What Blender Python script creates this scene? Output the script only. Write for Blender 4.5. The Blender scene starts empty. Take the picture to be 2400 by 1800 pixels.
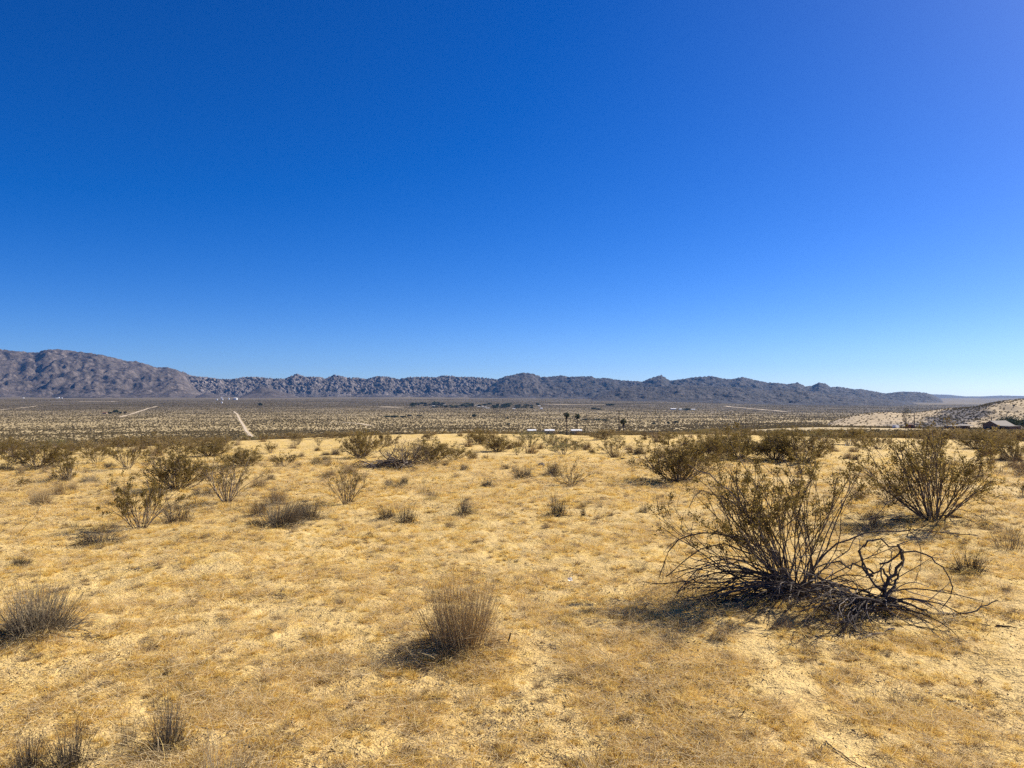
import bpy, math
import numpy as np
from mathutils import Vector

# ------------------------------------------------------------------ camera, sky, sun, exposure
scene = bpy.context.scene
COL = scene.collection
R = math.radians
EYE = 1.6
F_PX = 1800.0            # focal length of the photograph in its own pixels (2400 wide)
PITCH = math.atan(30.0 / 1800.0)

cam_d = bpy.data.cameras.new('camera')
cam_d.sensor_width = 36.0
cam_d.lens = 27.0
cam_d.clip_start = 0.05
cam_d.clip_end = 60000.0
cam = bpy.data.objects.new('camera', cam_d)
COL.objects.link(cam)
cam.location = (0, 0, EYE)
cam.rotation_euler = (R(90) + PITCH, 0, 0)
scene.camera = cam

SUN_EL, SUN_AZ = 37.0, 60.0      # azimuth measured from the view direction to the right
world = bpy.data.worlds.new('World')
scene.world = world
world.use_nodes = True
wn = world.node_tree
wn.nodes.clear()
wo = wn.nodes.new('ShaderNodeOutputWorld')
wb = wn.nodes.new('ShaderNodeBackground')
sky = wn.nodes.new('ShaderNodeTexSky')
sky.sky_type = 'NISHITA'
sky.sun_disc = False
sky.sun_elevation = R(SUN_EL)
sky.sun_rotation = R(SUN_AZ)
sky.altitude = 3000
sky.air_density = 0.95
sky.dust_density = 4.48
sky.ozone_density = 6.04
gm = wn.nodes.new('ShaderNodeGamma')                 # the phone's contrasty, saturated rendering of a clear desert sky
gm.inputs['Gamma'].default_value = 1.04
hs = wn.nodes.new('ShaderNodeHueSaturation')
hs.inputs['Saturation'].default_value = 1.30
hs.inputs['Hue'].default_value = 0.514
wn.links.new(sky.outputs[0], gm.inputs['Color'])
wn.links.new(gm.outputs[0], hs.inputs['Color'])
wn.links.new(hs.outputs[0], wb.inputs['Color'])
wb.inputs['Strength'].default_value = 0.067
wn.links.new(wb.outputs[0], wo.inputs['Surface'])

sun_d = bpy.data.lights.new('sun', 'SUN')
sun_d.energy = 5.0
sun_d.angle = R(0.55)
sun_d.color = (1.0, 0.93, 0.82)
sun = bpy.data.objects.new('sun', sun_d)
COL.objects.link(sun)
sdir = Vector((math.sin(R(SUN_AZ)) * math.cos(R(SUN_EL)), math.cos(R(SUN_AZ)) * math.cos(R(SUN_EL)), math.sin(R(SUN_EL))))
sun.rotation_euler = (-sdir).to_track_quat('-Z', 'Y').to_euler()
sun.location = sdir * 50

scene.view_settings.view_transform = 'Standard'
scene.view_settings.look = 'None'
scene.view_settings.exposure = 0.9
scene.view_settings.gamma = 1.0
scene.view_settings.use_curve_mapping = False
scene.render.engine = 'CYCLES'
scene.cycles.max_bounces = 5
scene.cycles.diffuse_bounces = 3
scene.cycles.transparent_max_bounces = 6
scene.cycles.volume_bounces = 0
scene.cycles.use_denoising = False
scene.cycles.use_adaptive_sampling = False

# ------------------------------------------------------------------ noise
def _hash(ix, iy, seed):
    h = (ix.astype(np.int64) * 374761393 + iy.astype(np.int64) * 668265263 + seed * 2147483647) & 0xFFFFFFFF
    h = ((h ^ (h >> 13)) * 1274126177) & 0xFFFFFFFF
    return (h ^ (h >> 16)) & 0xFFFFFFFF

def perlin(x, y, seed=0):
    x = np.asarray(x, float); y = np.asarray(y, float)
    x0 = np.floor(x); y0 = np.floor(y)
    fx = x - x0; fy = y - y0
    u = fx * fx * fx * (fx * (fx * 6 - 15) + 10); v = fy * fy * fy * (fy * (fy * 6 - 15) + 10)
    def g(dx, dy):
        a = _hash(x0 + dx, y0 + dy, seed) * (2 * np.pi / 4294967296.0)
        return np.cos(a) * (fx - dx) + np.sin(a) * (fy - dy)
    a = g(0, 0); b = g(1, 0); c = g(0, 1); d = g(1, 1)
    return ((a * (1 - u) + b * u) * (1 - v) + (c * (1 - u) + d * u) * v) * 1.5

def fbm(x, y, octv=4, seed=0, gain=0.5):
    s = 0.0; a = 1.0; t = 0.0; f = 1.0
    for i in range(octv):
        s = s + a * perlin(x * f + 13.7 * i, y * f - 7.1 * i, seed + i * 17); t += a; a *= gain; f *= 2.03
    return s / t

def ridged(x, y, octv=4, seed=0, gain=0.5):
    s = 0.0; a = 1.0; t = 0.0; f = 1.0
    for i in range(octv):
        s = s + a * (1 - np.minimum(1, np.abs(perlin(x * f + 3.1 * i, y * f + 9.2 * i, seed + i * 31)) * 1.6)); t += a; a *= gain; f *= 2.1
    return s / t

def worley(x, y, seed=0):
    x = np.asarray(x, float); y = np.asarray(y, float)
    x0 = np.floor(x); y0 = np.floor(y)
    best = np.full(x.shape, 9.0); ident = np.zeros(x.shape)
    for dx in (-1, 0, 1):
        for dy in (-1, 0, 1):
            cx = x0 + dx; cy = y0 + dy
            px_ = cx + _hash(cx, cy, seed) / 4294967296.0
            py_ = cy + _hash(cx, cy, seed + 5) / 4294967296.0
            d = (px_ - x) ** 2 + (py_ - y) ** 2
            m = d < best
            best = np.where(m, d, best)
            ident = np.where(m, _hash(cx, cy, seed + 11) / 4294967296.0, ident)
    return np.sqrt(best), ident

def sstep(a, b, x):
    t = np.clip((x - a) / (b - a), 0, 1)
    return t * t * (3 - 2 * t)

# ------------------------------------------------------------------ the lie of the land
_R = np.array([1, 10, 20, 30, 45, 70, 150, 360, 600, 1000, 1600, 2500, 4000, 5500, 7500, 14000.])
_ZL = np.array([0, 0, -.07, -.30, -.95, -2.8, -8.5, -20, -30.5, -37, -33.5, -23, -9, 0, 8, 10.])
_ZC = np.array([0, 0, -.06, -.25, -.53, -2.0, -7.0, -18.5, -28.5, -36, -33.5, -25, -10, 1, 8, 10.])
_ZR = np.array([0, 0, -.05, -.22, -.50, -1.9, -6.0, -11.3, -20, -31, -36, -36, -34, -30, -20, -10.])
_lr = np.linspace(math.log(1), math.log(14000), 700)
def _tab(z):
    v = np.interp(_lr, np.log(_R), z)
    k = np.ones(17) / 17
    return np.convolve(np.pad(v, 8, mode='edge'), k, mode='valid')
_TL, _TC, _TR = _tab(_ZL), _tab(_ZC), _tab(_ZR)
BUMPS = [(2.33, 6.25, .07, .75), (-0.36, 5.0, .05, .30), (2.9, 5.6, .05, .5), (6.1, 10.3, .10, 1.1), (-3.2, 5.25, .05, .4),
         (1.87, 5.42, -.13, .085), (-3.6, 9.0, .08, .7), (-2.9, 7.4, .07, .6), (4.0, 7.0, .06, .35),
         (1.62, 4.66, -.03, .05), (1.70, 4.42, -.03, .05), (1.55, 4.1, -.025, .05), (1.78, 4.05, -.03, .06), (1.50, 3.75, -.03, .06),
         (2.05, 4.7, -.02, .05), (2.3, 4.3, -.02, .06), (0.55, 3.6, -.02, .05), (-0.9, 4.6, -.02, .05), (2.6, 3.9, -.02, .05), (1.15, 4.9, -.015, .06)]

def base_z(x, y):
    r = np.hypot(x, y)
    t = np.tan(np.clip(np.arctan2(x, y), -0.62, 0.62))
    lr = np.log(np.maximum(r, 1.0))
    zl = np.interp(lr, _lr, _TL); zc = np.interp(lr, _lr, _TC); zr = np.interp(lr, _lr, _TR)
    wl = sstep(-0.12, -0.55, t); wr = sstep(0.08, 0.42, t)
    return zc + (zl - zc) * wl + (zr - zc) * wr

def ground_z(x, y):
    x = np.asarray(x, float); y = np.asarray(y, float)
    r = np.hypot(x, y)
    z = base_z(x, y)
    near = 1 - sstep(60, 160, r)
    z = z + 0.045 * perlin(x / 1.9, y / 1.9, 3) * near + 0.09 * perlin(x / 7.0, y / 7.0, 4) * near * sstep(5, 14, r)
    m = r < 45
    if np.any(m):
        xm, ym, rm = x[m], y[m], r[m]
        d = 0.020 * perlin(xm / .42, ym / .42, 5) + 0.014 * perlin(xm / .15, ym / .15, 6) * (1 - sstep(20, 40, rm)) + 0.012 * np.maximum(0, perlin(xm / .065, ym / .065, 7)) * (1 - sstep(8, 16, rm))
        for bx, by, bh, bw in BUMPS:
            d = d + bh * np.exp(-((xm - bx) ** 2 + (ym - by) ** 2) / (bw * bw))
        z = z.copy(); z[m] += d
    z = z + 1.2 * perlin(x / 130.0, y / 130.0, 8) * sstep(350, 800, r) + 4.0 * perlin(x / 900.0, y / 900.0, 9) * sstep(1500, 3000, r)
    return z

def gz(x, y):
    return float(ground_z(np.array([x]), np.array([y]))[0])

def ray(px, py):
    u = (px - 1200.0) / F_PX; v = (900.0 - py) / F_PX
    c, s = math.cos(PITCH), math.sin(PITCH)
    return np.array([u, c - v * s, s + v * c])

def at(px, py, rmin=2.0, rmax=9000.0):
    """where the line of sight through a point of the photograph first meets the ground beyond rmin"""
    d = ray(px, py); d = d / d[1]
    s = np.exp(np.linspace(math.log(rmin), math.log(rmax), 3000))
    diff = EYE + d[2] * s - ground_z(d[0] * s, s)
    k = np.where(diff <= 0)[0]
    i = int(k[0]) if len(k) else int(np.argmin(np.abs(diff)))
    if i > 0 and diff[i - 1] > 0 >= diff[i]:
        w = diff[i - 1] / (diff[i - 1] - diff[i]); y = s[i - 1] + w * (s[i] - s[i - 1])
    else:
        y = s[i]
    x = d[0] * y
    return float(x), float(y), gz(x, y)

def pt(px, py, depth):
    d = ray(px, py); d = d / d[1] * depth
    return np.array([d[0], d[1], EYE + d[2]])

# trodden and bare sandy places: strips given by their middle line and half width (metres)
def _w(pts, rmin=2.0):
    return np.array([at(a, b, rmin)[:2] for a, b in pts])
def seg_dist(x, y, line):
    best = np.full(np.shape(x), 1e9)
    for (x0, y0), (x1, y1) in zip(line[:-1], line[1:]):
        dx, dy = x1 - x0, y1 - y0
        t = np.clip(((x - x0) * dx + (y - y0) * dy) / (dx * dx + dy * dy + 1e-9), 0, 1)
        best = np.minimum(best, np.hypot(x - x0 - t * dx, y - y0 - t * dy))
    return best
TRAIL = np.array([(1.85, 5.55), (1.62, 5.2), (1.58, 4.8), (1.55, 4.4), (1.50, 4.0), (1.50, 3.5), (1.45, 3.0)])
TRAIL2 = np.array([(3.6, 5.3), (2.95, 4.3), (2.5, 3.6), (2.2, 3.0)])
TRACK = _w([(1760, 1120), (1960, 1128), (2150, 1136), (2400, 1146), (2800, 1165)])
TRACK_B = _w([(1960, 1150), (2160, 1164), (2400, 1180), (2800, 1210)])
PATCH_A = _w([(1125, 1063), (1210, 1064)]); PATCH_B = _w([(885, 1036), (975, 1028)])
PATCH_C = _w([(1075, 1028), (1130, 1030)])
def bareness(x, y):
    n = perlin(x / .9, y / .9, 41) * .5 + perlin(x / .3, y / .3, 42) * .3
    b = 1 - sstep(.05, .19, seg_dist(x, y, TRAIL) + n * .10)
    b = np.maximum(b, .85 * (1 - sstep(.1, .36, seg_dist(x, y, TRAIL2) + n * .16)))
    b = np.maximum(b, 1 - sstep(.35, .8, seg_dist(x, y, TRACK) + n * .3))
    b = np.maximum(b, .7 * (1 - sstep(.2, .6, seg_dist(x, y, TRACK_B) + n * .3)))
    b = np.maximum(b, 1 - sstep(.5, 1.2, seg_dist(x, y, PATCH_A) + n * .5))
    b = np.maximum(b, 1 - sstep(.9, 2.0, seg_dist(x, y, PATCH_B) + n * .5))
    b = np.maximum(b, 1 - sstep(.5, 1.5, seg_dist(x, y, PATCH_C) + n * .5))
    return b
def thatch(x, y):
    """0..1 how thickly dead grass covers the sand"""
    n = .5 + .55 * fbm(x / 1.6, y / 1.6, 2, 51) + .7 * perlin(x / .34, y / .34, 57) + .55 * perlin(x / .12, y / .12, 58)
    return np.clip((n - .5) * 1.5 + .5, 0, 1) * (1 - bareness(x, y))

# ------------------------------------------------------------------ materials
def nodes_of(name):
    m = bpy.data.materials.new(name); m.use_nodes = True
    nt = m.node_tree; nt.nodes.clear()
    out = nt.nodes.new('ShaderNodeOutputMaterial'); b = nt.nodes.new('ShaderNodeBsdfPrincipled')
    nt.links.new(b.outputs[0], out.inputs['Surface'])
    b.inputs['Specular IOR Level'].default_value = 0.15
    b.inputs['Roughness'].default_value = 0.9
    return m, nt, b
def N(nt, typ, **kw):
    n = nt.nodes.new(typ)
    for k, v in kw.items(): setattr(n, k, v)
    return n
def noise(nt, scale, detail=3, vec=None, rough=.55, dist=0.0):
    n = N(nt, 'ShaderNodeTexNoise'); n.inputs['Scale'].default_value = scale; n.inputs['Detail'].default_value = detail
    n.inputs['Roughness'].default_value = rough; n.inputs['Distortion'].default_value = dist
    if vec is not None: nt.links.new(vec, n.inputs['Vector'])
    return n.outputs['Fac']
def ramp(nt, fac, stops):
    r = N(nt, 'ShaderNodeValToRGB'); e = r.color_ramp.elements
    while len(e) < len(stops): e.new(.5)
    for el, (p, c) in zip(e, stops):
        el.position = p; el.color = (*c, 1) if len(c) == 3 else c
    nt.links.new(fac, r.inputs[0]); return r.outputs[0]
def mix(nt, fac, a, b, mode='MIX'):
    n = N(nt, 'ShaderNodeMix', data_type='RGBA', blend_type=mode)
    for inp, v in ((n.inputs[0], fac), (n.inputs[6], a), (n.inputs[7], b)):
        if isinstance(v, (int, float)): inp.default_value = v
        elif isinstance(v, tuple): inp.default_value = (*v, 1)
        else: nt.links.new(v, inp)
    return n.outputs[2]
def mth(nt, op, a, b=0.0, clamp=False):
    n = N(nt, 'ShaderNodeMath', operation=op, use_clamp=clamp)
    for inp, v in zip(n.inputs, (a, b)):
        if isinstance(v, (int, float)): inp.default_value = v
        else: nt.links.new(v, inp)
    return n.outputs[0]
def attr(nt, name, out='Fac'):
    return N(nt, 'ShaderNodeAttribute', attribute_name=name).outputs[out]
def bump(nt, b, h, strength, dist):
    n = N(nt, 'ShaderNodeBump'); n.inputs['Strength'].default_value = strength; n.inputs['Distance'].default_value = dist
    nt.links.new(h, n.inputs['Height']); nt.links.new(n.outputs[0], b.inputs['Normal'])

SAND_L, SAND_M = (0.62, 0.455, 0.195), (0.54, 0.375, 0.140)
STRAW_A, STRAW_B = (0.57, 0.39, 0.105), (0.44, 0.28, 0.06)

def mat_ground():
    m, nt, b = nodes_of('sand_and_dead_grass')
    pos = N(nt, 'ShaderNodeNewGeometry').outputs['Position']
    sand = ramp(nt, noise(nt, 3.0, 4, pos), [(.3, SAND_M), (.7, SAND_L)])
    grain = ramp(nt, noise(nt, 70, 2, pos), [(.25, (.66, .64, .60)), (.45, (1, 1, 1)), (.8, (1.06, 1.05, 1.02))])
    sand = mix(nt, 1.0, sand, grain, 'MULTIPLY')
    straw = ramp(nt, noise(nt, 14, 4, pos, .65, .6), [(.3, STRAW_B), (.5, STRAW_A), (.72, (.56, .42, .18))])
    near = mix(nt, mth(nt, 'MULTIPLY', attr(nt, 'thatch'), .8), sand, straw)
    specks = ramp(nt, noise(nt, 38, 2, pos, .5), [(.28, (.20, .14, .08)), (.37, (1, 1, 1))])
    near = mix(nt, .8, near, specks, 'MULTIPLY')
    far = ramp(nt, noise(nt, .02, 4, pos), [(.3, (.36, .27, .125)), (.7, (.46, .355, .18))])
    scrub = ramp(nt, noise(nt, .05, 3, pos), [(.3, (.075, .06, .038)), (.7, (.115, .09, .06))])
    far = mix(nt, attr(nt, 'scrub'), far, scrub)
    col = mix(nt, attr(nt, 'valley'), near, far)
    nt.links.new(col, b.inputs['Base Color'])
    h = mth(nt, 'ADD', noise(nt, 22, 4, pos, .6), mth(nt, 'MULTIPLY', noise(nt, 90, 2, pos), .5))
    bump(nt, b, h, .9, .024)
    return m

def mat_rock(name, dark, mid, pale, s1, s2, pale_amt, shrubs=True):
    m, nt, b = nodes_of(name)
    pos = N(nt, 'ShaderNodeNewGeometry').outputs['Position']
    a = noise(nt, s1, 5, pos, .6)
    col = ramp(nt, a, [(.34, dark), (.55, mid), (.62 + .1 * (1 - pale_amt), mid), (.8, pale)])
    v = N(nt, 'ShaderNodeTexVoronoi'); v.inputs['Scale'].default_value = s2; nt.links.new(pos, v.inputs['Vector'])
    col = mix(nt, .55, col, ramp(nt, v.outputs['Color'], [(.15, (.62, .6, .6)), (.5, (1, 1, 1)), (.9, (1.35, 1.33, 1.3))]), 'MULTIPLY')
    col = mix(nt, 1.0, col, ramp(nt, attr(nt, 'block'), [(.1, (.62, .60, .58)), (.5, (1, 1, 1)), (.95, (1.75, 1.7, 1.65))]), 'MULTIPLY')
    if shrubs:
        col = mix(nt, .5, col, ramp(nt, noise(nt, .12, 2, pos, .6), [(.40, (.42, .40, .36)), (.52, (1, 1, 1))]), 'MULTIPLY')
    nt.links.new(col, b.inputs['Base Color'])
    bump(nt, b, noise(nt, s1 * 6, 5, pos, .65), .8, 9)
    return m

# ------------------------------------------------------------------ mesh helpers
def new_mesh(name, V, quads=None, tris=None, mats=(), smooth=False, attrs=None, midx=None):
    me = bpy.data.meshes.new(name)
    V = np.asarray(V, np.float32)
    q = np.zeros((0, 4), np.int32) if quads is None else np.asarray(quads, np.int32)
    t = np.zeros((0, 3), np.int32) if tris is None else np.asarray(tris, np.int32)
    me.vertices.add(len(V)); me.vertices.foreach_set('co', V.ravel())
    loops = np.concatenate([q.ravel(), t.ravel()])
    me.loops.add(len(loops)); me.loops.foreach_set('vertex_index', loops)
    np_ = len(q) + len(t)
    starts = np.concatenate([np.arange(len(q)) * 4, len(q) * 4 + np.arange(len(t)) * 3]).astype(np.int32)
    me.polygons.add(np_); me.polygons.foreach_set('loop_start', starts)
    me.polygons.foreach_set('use_smooth', np.full(np_, smooth))
    for m in mats: me.materials.append(m)
    if midx is not None: me.polygons.foreach_set('material_index', np.asarray(midx, np.int32))
    for k, v in (attrs or {}).items():
        a = me.attributes.new(k, 'FLOAT', 'POINT'); a.data.foreach_set('value', np.asarray(v, np.float32))
    me.update(calc_edges=True)
    return me
def grid_quads(nr, nc):
    i = np.arange(nr * nc).reshape(nr, nc)
    return np.stack([i[:-1, :-1], i[:-1, 1:], i[1:, 1:], i[1:, :-1]], -1).reshape(-1, 4)
def link(name, me, parent=None, loc=None, **props):
    o = bpy.data.objects.new(name, me); COL.objects.link(o)
    if parent is not None: o.parent = parent
    if loc is not None: o.location = loc
    for k, v in props.items(): o[k] = v
    return o
def thing(name, label, category, loc=(0, 0, 0), rz=0.0, group=None, me=None):
    o = bpy.data.objects.new(name, me); COL.objects.link(o)
    o.location = loc; o.rotation_euler = (0, 0, rz)
    o['label'] = label; o['category'] = category
    if group: o['group'] = group
    return o

# ------------------------------------------------------------------ ground sheet
M_GROUND = mat_ground()
def build_ground():
    fine = np.linspace(-R(40), R(40), 640)
    side = np.concatenate([np.linspace(-math.pi, -R(41), 60), fine, np.linspace(R(41), math.pi, 60)])
    inv = np.linspace(1 / 2.4, 1 / 60, 470)
    rr = np.concatenate([[0.02, .6, 1.2, 1.8], 1 / inv, np.exp(np.linspace(math.log(61), math.log(13500), 210))])
    A, RR = np.meshgrid(side, rr)
    X = RR * np.sin(A); Y = RR * np.cos(A)
    x, y = X.ravel(), Y.ravel()
    z = ground_z(x, y)
    r = np.hypot(x, y)
    th = np.zeros_like(x); m = r < 70
    th[m] = thatch(x[m], y[m]); th[~m] = .5
    val = sstep(60, 300, r)
    scrub = np.clip(sstep(900, 2400, r) * .9 + .25 * fbm(x / 300, y / 120, 3, 77) * sstep(700, 1500, r), 0, 1)
    q = grid_quads(len(rr), len(side))[:, ::-1]
    me = new_mesh('ground', np.stack([x, y, z], 1), q, mats=[M_GROUND], smooth=True, attrs={'thatch': th, 'valley': val, 'scrub': scrub})
    link('ground', me, kind='structure')
build_ground()

# dirt tracks in the valley: thin sheets that follow the ground
def mat_flat(name, c1, c2, scale=1.0, rough=.9, metal=0.0, spec=.15):
    m, nt, b = nodes_of(name)
    pos = N(nt, 'ShaderNodeTexCoord').outputs['Object']
    nt.links.new(ramp(nt, noise(nt, scale, 4, pos), [(.3, c1), (.7, c2)]), b.inputs['Base Color'])
    b.inputs['Roughness'].default_value = rough; b.inputs['Metallic'].default_value = metal
    b.inputs['Specular IOR Level'].default_value = spec
    return m
M_TRACK = mat_flat('pale_dirt', (.46, .37, .25), (.58, .47, .33), .15)
VALLEY_LINES = []
def dirt_track(pts, width, lift=.25):
    line = _w(pts, 480.0)
    VALLEY_LINES.append((line, width))
    seg = np.hypot(*np.diff(line, axis=0).T); s = np.concatenate([[0], np.cumsum(seg)])
    n = int(max(12, min(300, s[-1] / 5)))
    q = np.linspace(0, s[-1], n)
    x = np.interp(q, s, line[:, 0]); y = np.interp(q, s, line[:, 1])
    k = np.ones(7) / 7
    if n > 30: x[3:-3] = np.convolve(x, k, 'valid'); y[3:-3] = np.convolve(y, k, 'valid')
    tx, ty = np.gradient(x), np.gradient(y); L = np.hypot(tx, ty) + 1e-9
    nx, ny = -ty / L, tx / L
    w = width * (1 + .35 * perlin(q / 25, q * 0, 88))
    P = []
    for o in (-.5, -.17, .17, .5):
        xx, yy = x + nx * w * o, y + ny * w * o
        P.append(np.stack([xx, yy, ground_z(xx, yy) + lift], 1))
    V = np.stack(P, 1).reshape(-1, 3)
    link('dirt_track', new_mesh('dirt_track', V, grid_quads(n, 4), mats=[M_TRACK], smooth=True), kind='structure')
dirt_track([(548, 964.5), (556, 971), (560, 979), (566, 990), (574, 1003), (583, 1016), (590, 1024)], 3.0)
dirt_track([(-60, 966), (0, 961), (60, 955), (108, 950)], 5)
dirt_track([(280, 978), (310, 970), (340, 960), (369, 952)], 4.5)
dirt_track([(740, 989), (800, 990), (845, 993), (872, 998)], 5)
dirt_track([(184, 941.5), (250, 941.5), (271, 941)], 22, .5)
dirt_track([(440, 967), (500, 968), (560, 968.5)], 8)
dirt_track([(895, 954), (940, 955)], 30, .5)
dirt_track([(962, 961.5), (983, 962)], 22, .5)
dirt_track([(1200, 982), (1260, 981), (1330, 980), (1400, 981)], 9)
dirt_track([(1280, 948), (1340, 948.5), (1420, 949)], 30, .6)
dirt_track([(1700, 952), (1760, 958), (1860, 966)], 14, .5)

# ------------------------------------------------------------------ mountains
def skyline(px, prof):
    p = np.array(prof); return np.interp(px, p[:, 0], p[:, 1])
def range_mesh(name, mat, prof, px0, px1, ncol, nrow, r_base, r_crest, r_back, seed, spur=.35, spur_scale=420., bould=0., bould_scale=34., power=1.15, rough=.10, edge=0.15):
    px = np.linspace(px0, px1, ncol); t = (px - 1200) / F_PX
    u = np.concatenate([np.linspace(0, 1, int(nrow * .8)), 1 + np.linspace(0, 1, nrow - int(nrow * .8) + 1)[1:]])
    rb = r_base + 260 * fbm(t * 9, t * 0 + 2.2, 3, seed + 1)
    rc = r_crest + 300 * fbm(t * 7, t * 0 + 5.5, 3, seed + 2)
    U, T = np.meshgrid(u, t, indexing='ij')
    RB, RC = rb[None, :], rc[None, :]
    Y = np.where(U <= 1, RB + (RC - RB) * U, RC + (r_back - r_crest) * (U - 1))
    X = T * Y
    zb = ground_z(X.ravel(), Y.ravel()).reshape(X.shape)
    want = (930 - skyline(px, prof)) / F_PX
    zc = EYE + want * rc
    f = np.where(U <= 1, np.minimum(U, 1) ** power, np.cos(np.clip(U - 1, 0, 1) * math.pi / 2) ** 1.4)
    env = np.sin(np.clip(U, 0, 1) * math.pi) ** .8 + edge * (U > .85)
    wx = 60 * fbm(X / 260, Y / 260, 2, seed + 21)
    sp = .6 * ridged((X + wx) / (spur_scale * .75), Y / (spur_scale * 2.4), 5, seed, .55) + .4 * ridged(X / spur_scale, Y / (spur_scale * 1.5), 4, seed + 5, .5) - .55
    H0 = zc[None, :] - zb; H = np.maximum(H0, 1.0)
    z = zb + H * (f + spur * sp * env) + H * rough * fbm(X / 90, Y / 90, 4, seed + 9) * np.clip(U * 6, 0, 1)
    block = np.full(z.shape, .5)
    if bould > 0:
        w, i1 = worley(X / (bould_scale * 2.3), Y / (bould_scale * 2.3), seed + 3)
        w2, i2 = worley(X / bould_scale, Y / bould_scale, seed + 4)
        w3, i3 = worley(X / (bould_scale * .5), Y / (bould_scale * .5), seed + 6)
        dome = lambda d: np.sqrt(np.clip(1 - (d / .72) ** 2, 0, 1))
        block = np.clip(.55 * i2 + .45 * i3 + (.22 * np.exp(-((px - 500) / 55.) ** 2))[None, :] * (name == 'boulder_ridge'), 0, 1)
        if name == 'boulder_ridge': block = np.clip(block - .45 * sstep(1000, 1280, px)[None, :], 0, 1)
        if name == 'rocky_mountain': block = np.clip(block + (.38 * np.exp(-((px - 1215) / 95.) ** 2))[None, :] * (.4 + i3), 0, 1)
        z = z + bould * (1.25 * dome(w) * (.3 + i1) + .9 * dome(w2) * (.25 + i2) + .45 * dome(w3) * (.3 + i3) - .8) * np.clip(U * 5, 0, 1) * np.clip((2 - U) * 4, 0, 1)
    e = ((z - EYE) / Y).max(0)
    eb = ((zb - EYE) / Y).max(0)
    fac = np.clip((want - eb) / np.maximum(e - eb, 1e-4), .2, 2.5)
    k = 7; fac = np.convolve(np.pad(fac, k // 2, mode='edge'), np.ones(k) / k, 'valid')
    z = zb + (z - zb) * fac[None, :]
    z[0] -= 12; z[-1] -= 30
    z = z - sstep(8, -4, H0) * 25
    V = np.stack([X, Y, z], -1).reshape(-1, 3)
    me = new_mesh(name, V, grid_quads(*X.shape)[:, ::-1], mats=[mat], smooth=True, attrs={'block': block.ravel()})
    return link(name, me, kind='structure')

M_BROWN = mat_rock('brown_slope', (.060, .048, .042), (.106, .088, .077), (.21, .185, .165), .009, .05, .35)
M_GRAN = mat_rock('granite_boulders', (.05, .044, .041), (.15, .13, .12), (.36, .32, .295), .02, .045, .9, shrubs=True)
M_DARK = mat_rock('dark_slope', (.026, .023, .022), (.052, .045, .041), (.14, .12, .11), .010, .05, .25)
M_FARM = mat_rock('far_slope', (.045, .04, .04), (.07, .065, .06), (.11, .095, .085), .006, .03, .2, shrubs=False)
P_LEFT = [(-900, 850), (-500, 822), (-250, 808), (-120, 813), (0, 818.5), (41, 823), (84, 826.6), (100, 820.7), (127, 818), (152, 820), (230, 830), (266, 838), (298, 846.4), (317, 846.4), (339, 852), (366, 861), (393, 860.5), (415, 867), (432, 876), (448, 896), (468, 914), (492, 928), (520, 938), (540, 944)]
P_BOULD = [(330, 872), (430, 871), (445, 879), (461, 882), (488, 884), (515, 888), (542, 888.5), (575, 883), (600, 883), (641, 887), (668, 887), (695, 875.5), (717, 883), (733, 882.5), (749, 883), (763, 887), (782, 878), (801, 881), (814, 885), (836, 884.4), (858, 888), (885, 881), (912, 883), (934, 888.5), (958, 883.6), (1001, 882.5), (1020, 884.4), (1034, 880), (1056, 880), (1072, 883), (1104, 883), (1142, 886), (1167, 889), (1183, 882), (1210, 884), (1240, 892), (1290, 905), (1340, 925), (1380, 935)]
P_RIGHT = [(1080, 938), (1120, 922), (1150, 900), (1167, 891), (1183, 882), (1200, 879), (1224, 873), (1249, 875.5), (1268, 883), (1287, 883), (1317, 879.5), (1330, 883), (1363, 882), (1387, 881.7), (1398, 887), (1417, 885), (1433, 887.7), (1455, 891), (1506, 894), (1525, 886), (1543, 880.5), (1550, 878.5), (1557, 883), (1569, 891.7), (1593, 889), (1628, 883.6), (1669, 881), (1694, 887), (1715, 888.5), (1740, 883), (1764, 889), (1800, 896.6), (1816, 896.6), (1846, 900), (1862, 897.5), (1870, 896), (1887, 905), (1903, 904), (1919, 896), (1936, 899), (1946, 906.6), (1968, 906), (2003, 912), (2017, 911), (2050, 917), (2074, 921.6), (2112, 917.5), (2144, 918), (2172, 920.5), (2188, 926), (2215, 940), (2245, 955), (2300, 962)]
P_FARR = [(1900, 940), (2060, 934), (2140, 928), (2180, 924), (2223, 925), (2261, 929), (2302, 929), (2342, 927), (2400, 928), (2550, 922), (2800, 926), (3100, 935)]
P_FOOT = [(540, 938), (565, 929), (590, 916), (612, 908), (632, 909), (660, 918), (690, 927), (720, 936), (740, 940)]
P_FOOT2 = [(440, 938), (465, 927), (482, 921), (505, 924), (530, 933), (545, 938)]
range_mesh('brown_mountain', M_BROWN, P_LEFT, -900, 540, 640, 150, 4300, 5500, 6300, 100, spur=.42, spur_scale=430, rough=.09, bould=2.2, bould_scale=26)
range_mesh('boulder_ridge', M_GRAN, P_BOULD, 330, 1380, 900, 300, 5150, 5800, 6250, 200, spur=.34, spur_scale=300, bould=16., bould_scale=25, rough=.12, edge=.3, power=.9)
range_mesh('rocky_mountain', M_DARK, P_RIGHT, 1080, 2300, 760, 170, 4350, 5900, 6700, 300, spur=.42, spur_scale=420, bould=8, bould_scale=28, rough=.15, edge=.3)
P_FRONT = [(1330, 950), (1360, 944), (1385, 934), (1400, 923), (1425, 917), (1455, 907), (1490, 906), (1530, 907), (1575, 903), (1620, 901), (1660, 905), (1700, 906), (1745, 909), (1800, 915), (1850, 912), (1900, 918), (1960, 926), (2020, 931), (2090, 937), (2160, 943), (2230, 952), (2290, 962)]
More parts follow.
